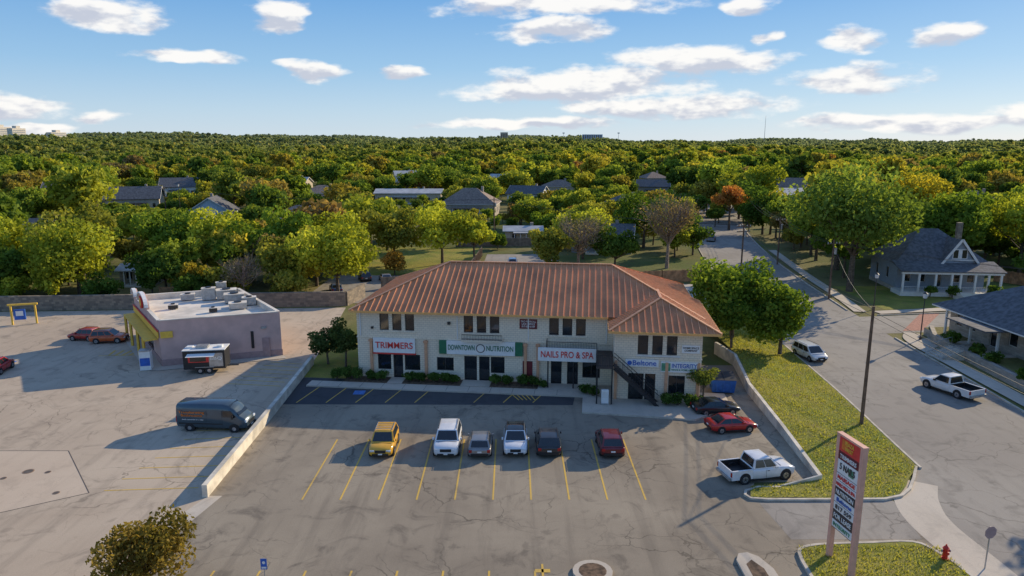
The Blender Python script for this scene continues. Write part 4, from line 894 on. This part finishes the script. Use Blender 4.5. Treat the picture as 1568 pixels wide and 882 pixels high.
car('white_pickup_truck','pickup',(.82,.81,.80),16.4,43.9,-77,sc=1.02)
car('red_suv','small',(.46,.025,.015),-48.6,77.6,84); car('orange_suv','suv',(.64,.11,.02),-45.3,76.6,-82)
car('white_minivan','minivan',(.76,.76,.76),31.0,70.6,192); car('white_pickup_truck','oldpickup',(.82,.80,.76),39.4,60.2,21,sc=1.14)
car('dark_sedan','sedan',(.05,.05,.06),42.0,117,170); car('white_suv','suv',(.75,.76,.78),.1,127,0)
car('dark_suv','suv',(.04,.05,.06),-24,113,20); car('silver_sedan','sedan',(.4,.4,.4),-20.5,112.3,20,.4); car('blue_sedan','sedan',(.08,.14,.3),-26.5,104,20)
car('white_suv','suv',(.7,.7,.7),-5.2,117,70); car('grey_pickup_truck','pickup',(.3,.3,.32),45.5,160,-20); car('red_suv','suv',(.5,.02,.02),-50.4,66.0,10)
def van():
    pt=carpaint('van_paint',(.07,.105,.13),.3); b=B(); L=6.2;w=1.03
    st=[(-3.1,.95,.5,2.5),(-3.0,.99,.4,2.66),(-1,1,.35,2.7),(1.0,1,.35,2.7),(1.55,.99,.35,2.6),(2.05,.975,.35,2.2),(2.42,.96,.35,1.62),(2.85,.93,.38,1.36),(3.05,.86,.42,1.1),(3.1,.8,.5,.9)]
    def ring(q):
        y_,f,zl,zt=q; ww=w*f; tp=.86 if zt>2 else .92
        h=[(0,zl),(.9*ww,zl),(ww,zl+.15),(ww,zl+.45*(zt-zl)),(ww*(1+tp)/2,zt-.25*(zt-zl)),(tp*ww,zt-.07),(tp*.88*ww,zt),(0,zt+.03)]
        return [(a,y_,z) for a,z in h]+[(-a,y_,z) for a,z in h[-2:0:-1]]
    b.loft([ring(q) for q in st],pt)
    b.poly([(-.76,1.60,2.60),(.76,1.60,2.60),(.86,2.47,1.66),(-.86,2.47,1.66)],'glass')
    for s in(-1,1):
        b.poly([(s*1.02,1.05,1.5),(s*1.015,2.2,1.5),(s*.97,1.75,2.1),(s*.98,1.05,2.1)],'glass')
        b.bx(min(s*1.025,s*1.04),max(s*1.025,s*1.04),-2.9,1.0,.75,.85,'black'); b.bx(min(s*1.0,s*1.03),max(s*1.0,s*1.03),.99,1.01,.5,2.1,'black'); b.bx(min(s*1.0,s*1.032),max(s*1.0,s*1.032),-.4,-.385,.5,2.1,'black')
        b.bx(min(s*1.08,s*1.26),max(s*1.08,s*1.26),1.9,2.02,1.4,1.75,'black'); b.box((s*.72,3.0,1.08),(.34,.14,.22),'headl'); b.box((s*.93,-3.08,1.2),(.14,.08,.6),'redl')
        for yy in(-1.95,2.0):
            b.tube((s*.7,yy,.4),(s*1.035,yy,.4),.45,.45,'black',20); b.tube((s*.8,yy,.36),(s*1.06,yy,.36),.36,.36,'rubber',20); b.tube((s*1.0,yy,.36),(s*1.07,yy,.36),.2,.18,'rim',12)
    b.bx(-.5,.5,3.06,3.13,.75,1.0,'black'); b.bx(-.8,.8,3.05,3.16,.4,.6,'black'); b.bx(-.2,.2,3.155,3.175,.5,.62,'white')
    o=b.build('cargo_van',None,(-23.2,52.2,.01),math.radians(-94)); o.scale=(.88,.90,.82)
    text("Transforming\nBathrooms",2.3,.55,(1.045,-1.7,1.75),(math.pi/2,0,math.pi/2),'orange',o); text("bath remodel in a day",1.9,.13,(1.05,-1.6,1.2),(math.pi/2,0,math.pi/2),'white',o)
van()
b=B(); b.bx(-2.1,2.1,-1.05,1.05,.55,2.6,'black'); b.bx(-2.15,2.15,-1.1,1.1,2.6,2.68,'white'); b.bx(-1.6,1.2,-1.075,-1.052,1.3,2.2,'red'); b.bx(-1.4,.2,-1.09,-1.076,1.4,2.1,'glass')
b.bx(.5,1.9,-1.08,-1.052,.8,2.3,'metal'); b.bx(-.9,.3,-.5,.4,2.68,2.95,'metal'); b.bx(1.2,1.7,-.3,.3,2.68,2.9,'white'); b.bx(-1.9,-1.3,-.3,.3,2.68,2.85,'white')
b.add([(-1.6,-1.08,2.3),(1.2,-1.08,2.3),(1.2,-1.9,2.15),(-1.6,-1.9,2.15)],[(0,1,2,3)],'white'); b.bx(2.1,3.2,-.05,.05,.5,.6,'black')
for q in(-.45,.45):
    b.tube((q,-1.12,.36),(q,-.9,.36),.34,.34,'rubber',18); b.tube((q,-1.13,.36),(q,-1.0,.36),.19,.19,'rim',12); b.tube((q,1.12,.36),(q,.9,.36),.34,.34,'rubber',18)
b.bx(-.95,.95,-1.14,-.88,.74,.8,'metal'); o=b.build('food_trailer',None,(-29.9,66.3,0),.14); o.scale=(.92,.92,.9); text("BBQ",1.2,.4,(1.2,-1.1,1.7),rx90,'white',o)
b=B(); b.add([(-.95,-.7,.15),(.95,-.7,.15),(.95,.7,.15),(-.95,.7,.15),(-1.05,-.95,1.35),(1.05,-.95,1.35),(1.05,.85,1.6),(-1.05,.85,1.6)],[(3,2,1,0),(0,1,5,4),(1,2,6,5),(2,3,7,6),(3,0,4,7)],'bluedump')
b.add([(-1.08,-1.0,1.38),(-.02,-1.0,1.38),(-.02,.88,1.64),(-1.08,.88,1.64)],[(0,1,2,3)],'black'); b.add([(.02,-1.0,1.38),(1.08,-1.0,1.38),(1.08,.88,1.64),(.02,.88,1.64)],[(0,1,2,3)],'black')
for s in(-1,1): b.bx(min(s*1.0,s*1.15),max(s*1.0,s*1.15),-.3,.3,.8,.95,'bluedump')
for q in(-.6,.0,.6): b.bx(q-.04,q+.04,-.93,-.83,.3,1.3,'bluedump')
b.build('dumpster',None,(18.9,60.4,.01),-.1)
# ------------------------------------------------------------------ poles, wires
def pole(name,x,y,h,arms=(),r=.15,k='wood'):
    b=B(); b.tube((0,0,-.1),(0,0,h),r,r*.7,k,10)
    for z,ln,rz in arms:
        c,s=math.cos(rz),math.sin(rz); b.beam((-ln*c,-ln*s,z),(ln*c,ln*s,z),.1,.12,k)
        for q in(-.9,-.45,.45,.9): b.tube((q*ln*c,q*ln*s,z+.06),(q*ln*c,q*ln*s,z+.24),.05,.03,'white',6)
    if arms: b.tube((.3,0,h-2.1),(.3,0,h-1.2),.22,.22,'metal',10)
    return b.build(name,None,(x,y,0))
pole('utility_pole',27.7,52.6,9.7,()); pole('utility_pole',45.4,98.7,8.6,((8.0,1.0,.2),)); pole('utility_pole',36.6,111,9.4,((9.0,1.2,.1),(8.2,1.1,.1)))
pole('utility_pole',48.8,128,8.6,((8.2,1.0,.3),)); pole('utility_pole',60,178,9,((8.4,1,.3),)); pole('utility_pole',-4,158,10,((9.4,1.1,.1),)); pole('utility_pole',-96,196,10,((9.4,1.1,.1),))
b=B()
def wire(p,q,sag=.8,r=.02):
    p=Vector(p);q=Vector(q);pr=None
    for i in range(13):
        t=i/12; c=p.lerp(q,t)-Vector((0,0,sag*4*t*(1-t)))
        if pr is not None: b.tube(pr,c,r,r,'wire',4,cap=False)
        pr=c
for dz in(0,-.6): wire((27.7,52.6,9.5+dz),(36.6,111,8.9+dz),1.)
wire((27.7,52.6,9.4),(45.4,98.7,8.0),1); wire((27.7,52.6,9.3),(33,-10,9.5),1.2); wire((27.7,52.6,8.9),(33,-10,9.0),1.2)
for o_ in(-.8,0,.8): wire((45.4+o_,98.7,8.2),(48.8+o_,128,8.4),.7); wire((48.8+o_,128,8.4),(60+o_,178,8.6),1); wire((45.4+o_,98.7,8.2),(80,60,9),1.2); wire((36.6+o_,111,9.2),(-4+o_,158,9.6),1); wire((-4+o_,158,9.6),(-96+o_,196,9.6),1.5)
b.build('power_lines')
def lamp(x,y,h,rz=0):
    b=B(); b.tube((0,0,0),(0,0,.3),.14,.12,'frame',10); b.tube((0,0,.3),(0,0,h),.07,.05,'frame',8); b.tube((0,0,h),(0,0,h+.5),.2,.26,'wframe',10); b.tube((0,0,h+.5),(0,0,h+.7),.28,.05,'frame',10); b.build('street_lamp',None,(x,y,.1))
lamp(46.3,77.2,4.8); lamp(48.6,92.3,4.2); lamp(-84.5,180,11)
pm=empty('pylon_sign',(17.3,33.5,.13),math.radians(-80)); b=B()
for s in(-1,1): b.bx(s*.94-.12,s*.94+.12,-.13,.13,0,7.0,'postpink')
b.bx(-1.06,1.06,-.15,.15,7.0,7.1,'postpink')
panels=[(6.2,6.98,'red'),(5.75,6.16,'maroon'),(5.0,5.72,'white'),(4.6,4.96,'white'),(4.2,4.56,'white'),(3.75,4.16,'frame'),(3.35,3.71,'white'),(2.9,3.31,'white'),(2.35,2.86,'frame'),(1.9,2.31,'white')]
for z0,z1,k in panels: b.bx(-.81,.81,-.12,.12,z0,z1,k)
b.bx(-.81,.81,-.10,.10,1.85,6.99,'frame'); b.bx(-.6,-.1,-.135,-.121,6.35,6.9,'orange'); b.bx(.1,.5,-.135,-.121,5.15,5.55,'dgreen'); b.build('posts_and_panels',pm)
for t_,z,k,ww,hh in(("PLAZA\nWEST",6.6,'yel',.7,.5),("TRIMMERS",5.95,'white',1.3,.22),("5 NAILS",5.4,'frame',1.2,.35),("MASSAGE",4.78,'red',1.4,.22),("NAILS PRO & SPA",4.38,'red',1.5,.2),("NUTRITION",3.95,'white',1.4,.24),("Beltone",3.53,'blue',1.2,.22),("817 559",3.1,'frame',1.3,.24),("FOR LEASE",2.6,'white',1.4,.26),("INTEGRITY",2.1,'dgreen',1.4,.2)):
    text(t_,ww,hh,(0,-.145,z),rx90,k,pm)
b=B(); b.tube((0,0,0),(0,0,2.4),.035,.035,'metal',8)
oc=[(math.cos(math.pi/8+i*math.pi/4)*.36,math.sin(math.pi/8+i*math.pi/4)*.36) for i in range(8)]
b.add([(x,-.05,2.1+z) for x,z in oc]+[(x,-.035,2.1+z) for x,z in oc],[tuple(range(8))]+[(i,(i+1)%8,8+(i+1)%8,8+i) for i in range(8)],'pinkd'); b.poly([(x,-.034,2.1+z) for x,z in oc],'red'); b.build('stop_sign',None,(24.9,33.4,.02),math.radians(10))
b=B(); b.tube((0,0,0),(0,0,.08),.19,.19,'hyd',14); b.tube((0,0,.08),(0,0,.6),.13,.125,'hyd',14); b.tube((0,0,.6),(0,0,.66),.17,.17,'hyd',14); b.tube((0,0,.66),(0,0,.8),.14,.05,'hyd',14); b.tube((0,0,.8),(0,0,.87),.04,.04,'hyd',6)
for s in(-1,1): b.tube((0,0,.48),(s*.21,0,.48),.065,.065,'hyd',10); b.tube((s*.21,0,.48),(s*.24,0,.48),.075,.075,'metal',10)
b.tube((0,0,.42),(0,-.22,.42),.085,.085,'hyd',10); b.build('fire_hydrant',None,(23.2,34.1,.13))
b=B(); b.tube((0,0,0),(0,0,1.5),.03,.03,'metal',8); b.bx(-.16,.16,-.04,-.032,.9,1.5,'blue'); b.bx(-.12,.12,-.045,-.041,.95,1.05,'white'); b.tube((0,-.046,1.28),(0,-.048,1.28),.08,.08,'white',12); b.tube((0,0,0),(0,0,.1),.12,.1,'kerb',10); b.build('accessible_parking_sign',None,(-12.5,32.0,.01))
b=B()
for x in(-1.3,1.3): b.beam((x,0,0),(x,0,2.5),.18,.18,'yel')
b.beam((-1.6,0,2.5),(1.6,0,2.5),.25,.2,'yel'); b.bx(-1.0,.2,-.1,.1,.6,1.9,'blue'); b.bx(-.8,0,-.12,-.101,1.1,1.7,'white'); b.build('drive_through_sign',None,(-60.2,84.5,0),.3)
# distant landmarks
for x,y,ww,hh in((-1135,1600,22,24),(-1070,1560,15,20),(-1010,1600,18,14)):
    b=B(); b.bx(-ww,ww,-7.8,8,-10,hh,'whiteroof'); b.bx(-ww*.3,ww*.3,-6,6,hh,hh+5,'whiteroof')
    for j in range(int(hh/4.2)): b.bx(-ww+1.5,ww-1.5,-7.95,-7.81,2+j*4,3.6+j*4,'siding')
    b.build('distant_office_building',None,(x,y,hz(x,y)+8),1.25)
b=B(); b.bx(-30,30,-10,10,0,32,'sidingb')
for i in range(9): b.bx(-30+i*6.6,-26+i*6.6,-10.2,-10.01,3,30,'glass')
b.build('distant_glass_tower',None,(245,2200,hz(245,2200)-1))
b=B(); b.bx(-12,12,-8,8,0,34,'sidingt')
for i in range(4): b.bx(-10+i*5.5,-6.5+i*5.5,-8.2,-8.01,3,30,'glass')
b.build('distant_office_building',None,(-25,2300,hz(-25,2300)))
for x,y,h in((770,2200,75),(150,2100,38),(310,2100,38)):
    b=B(); b.tube((0,0,0),(0,0,h),.8,.4,'metal',6); b.box((0,0,h-1),(6,1,3),'metal') if h<50 else b.tube((0,0,h),(0,0,h+8),.3,.2,'red',5); b.build('radio_mast' if h>50 else 'stadium_light_mast',None,(x,y,hz(x,y)))
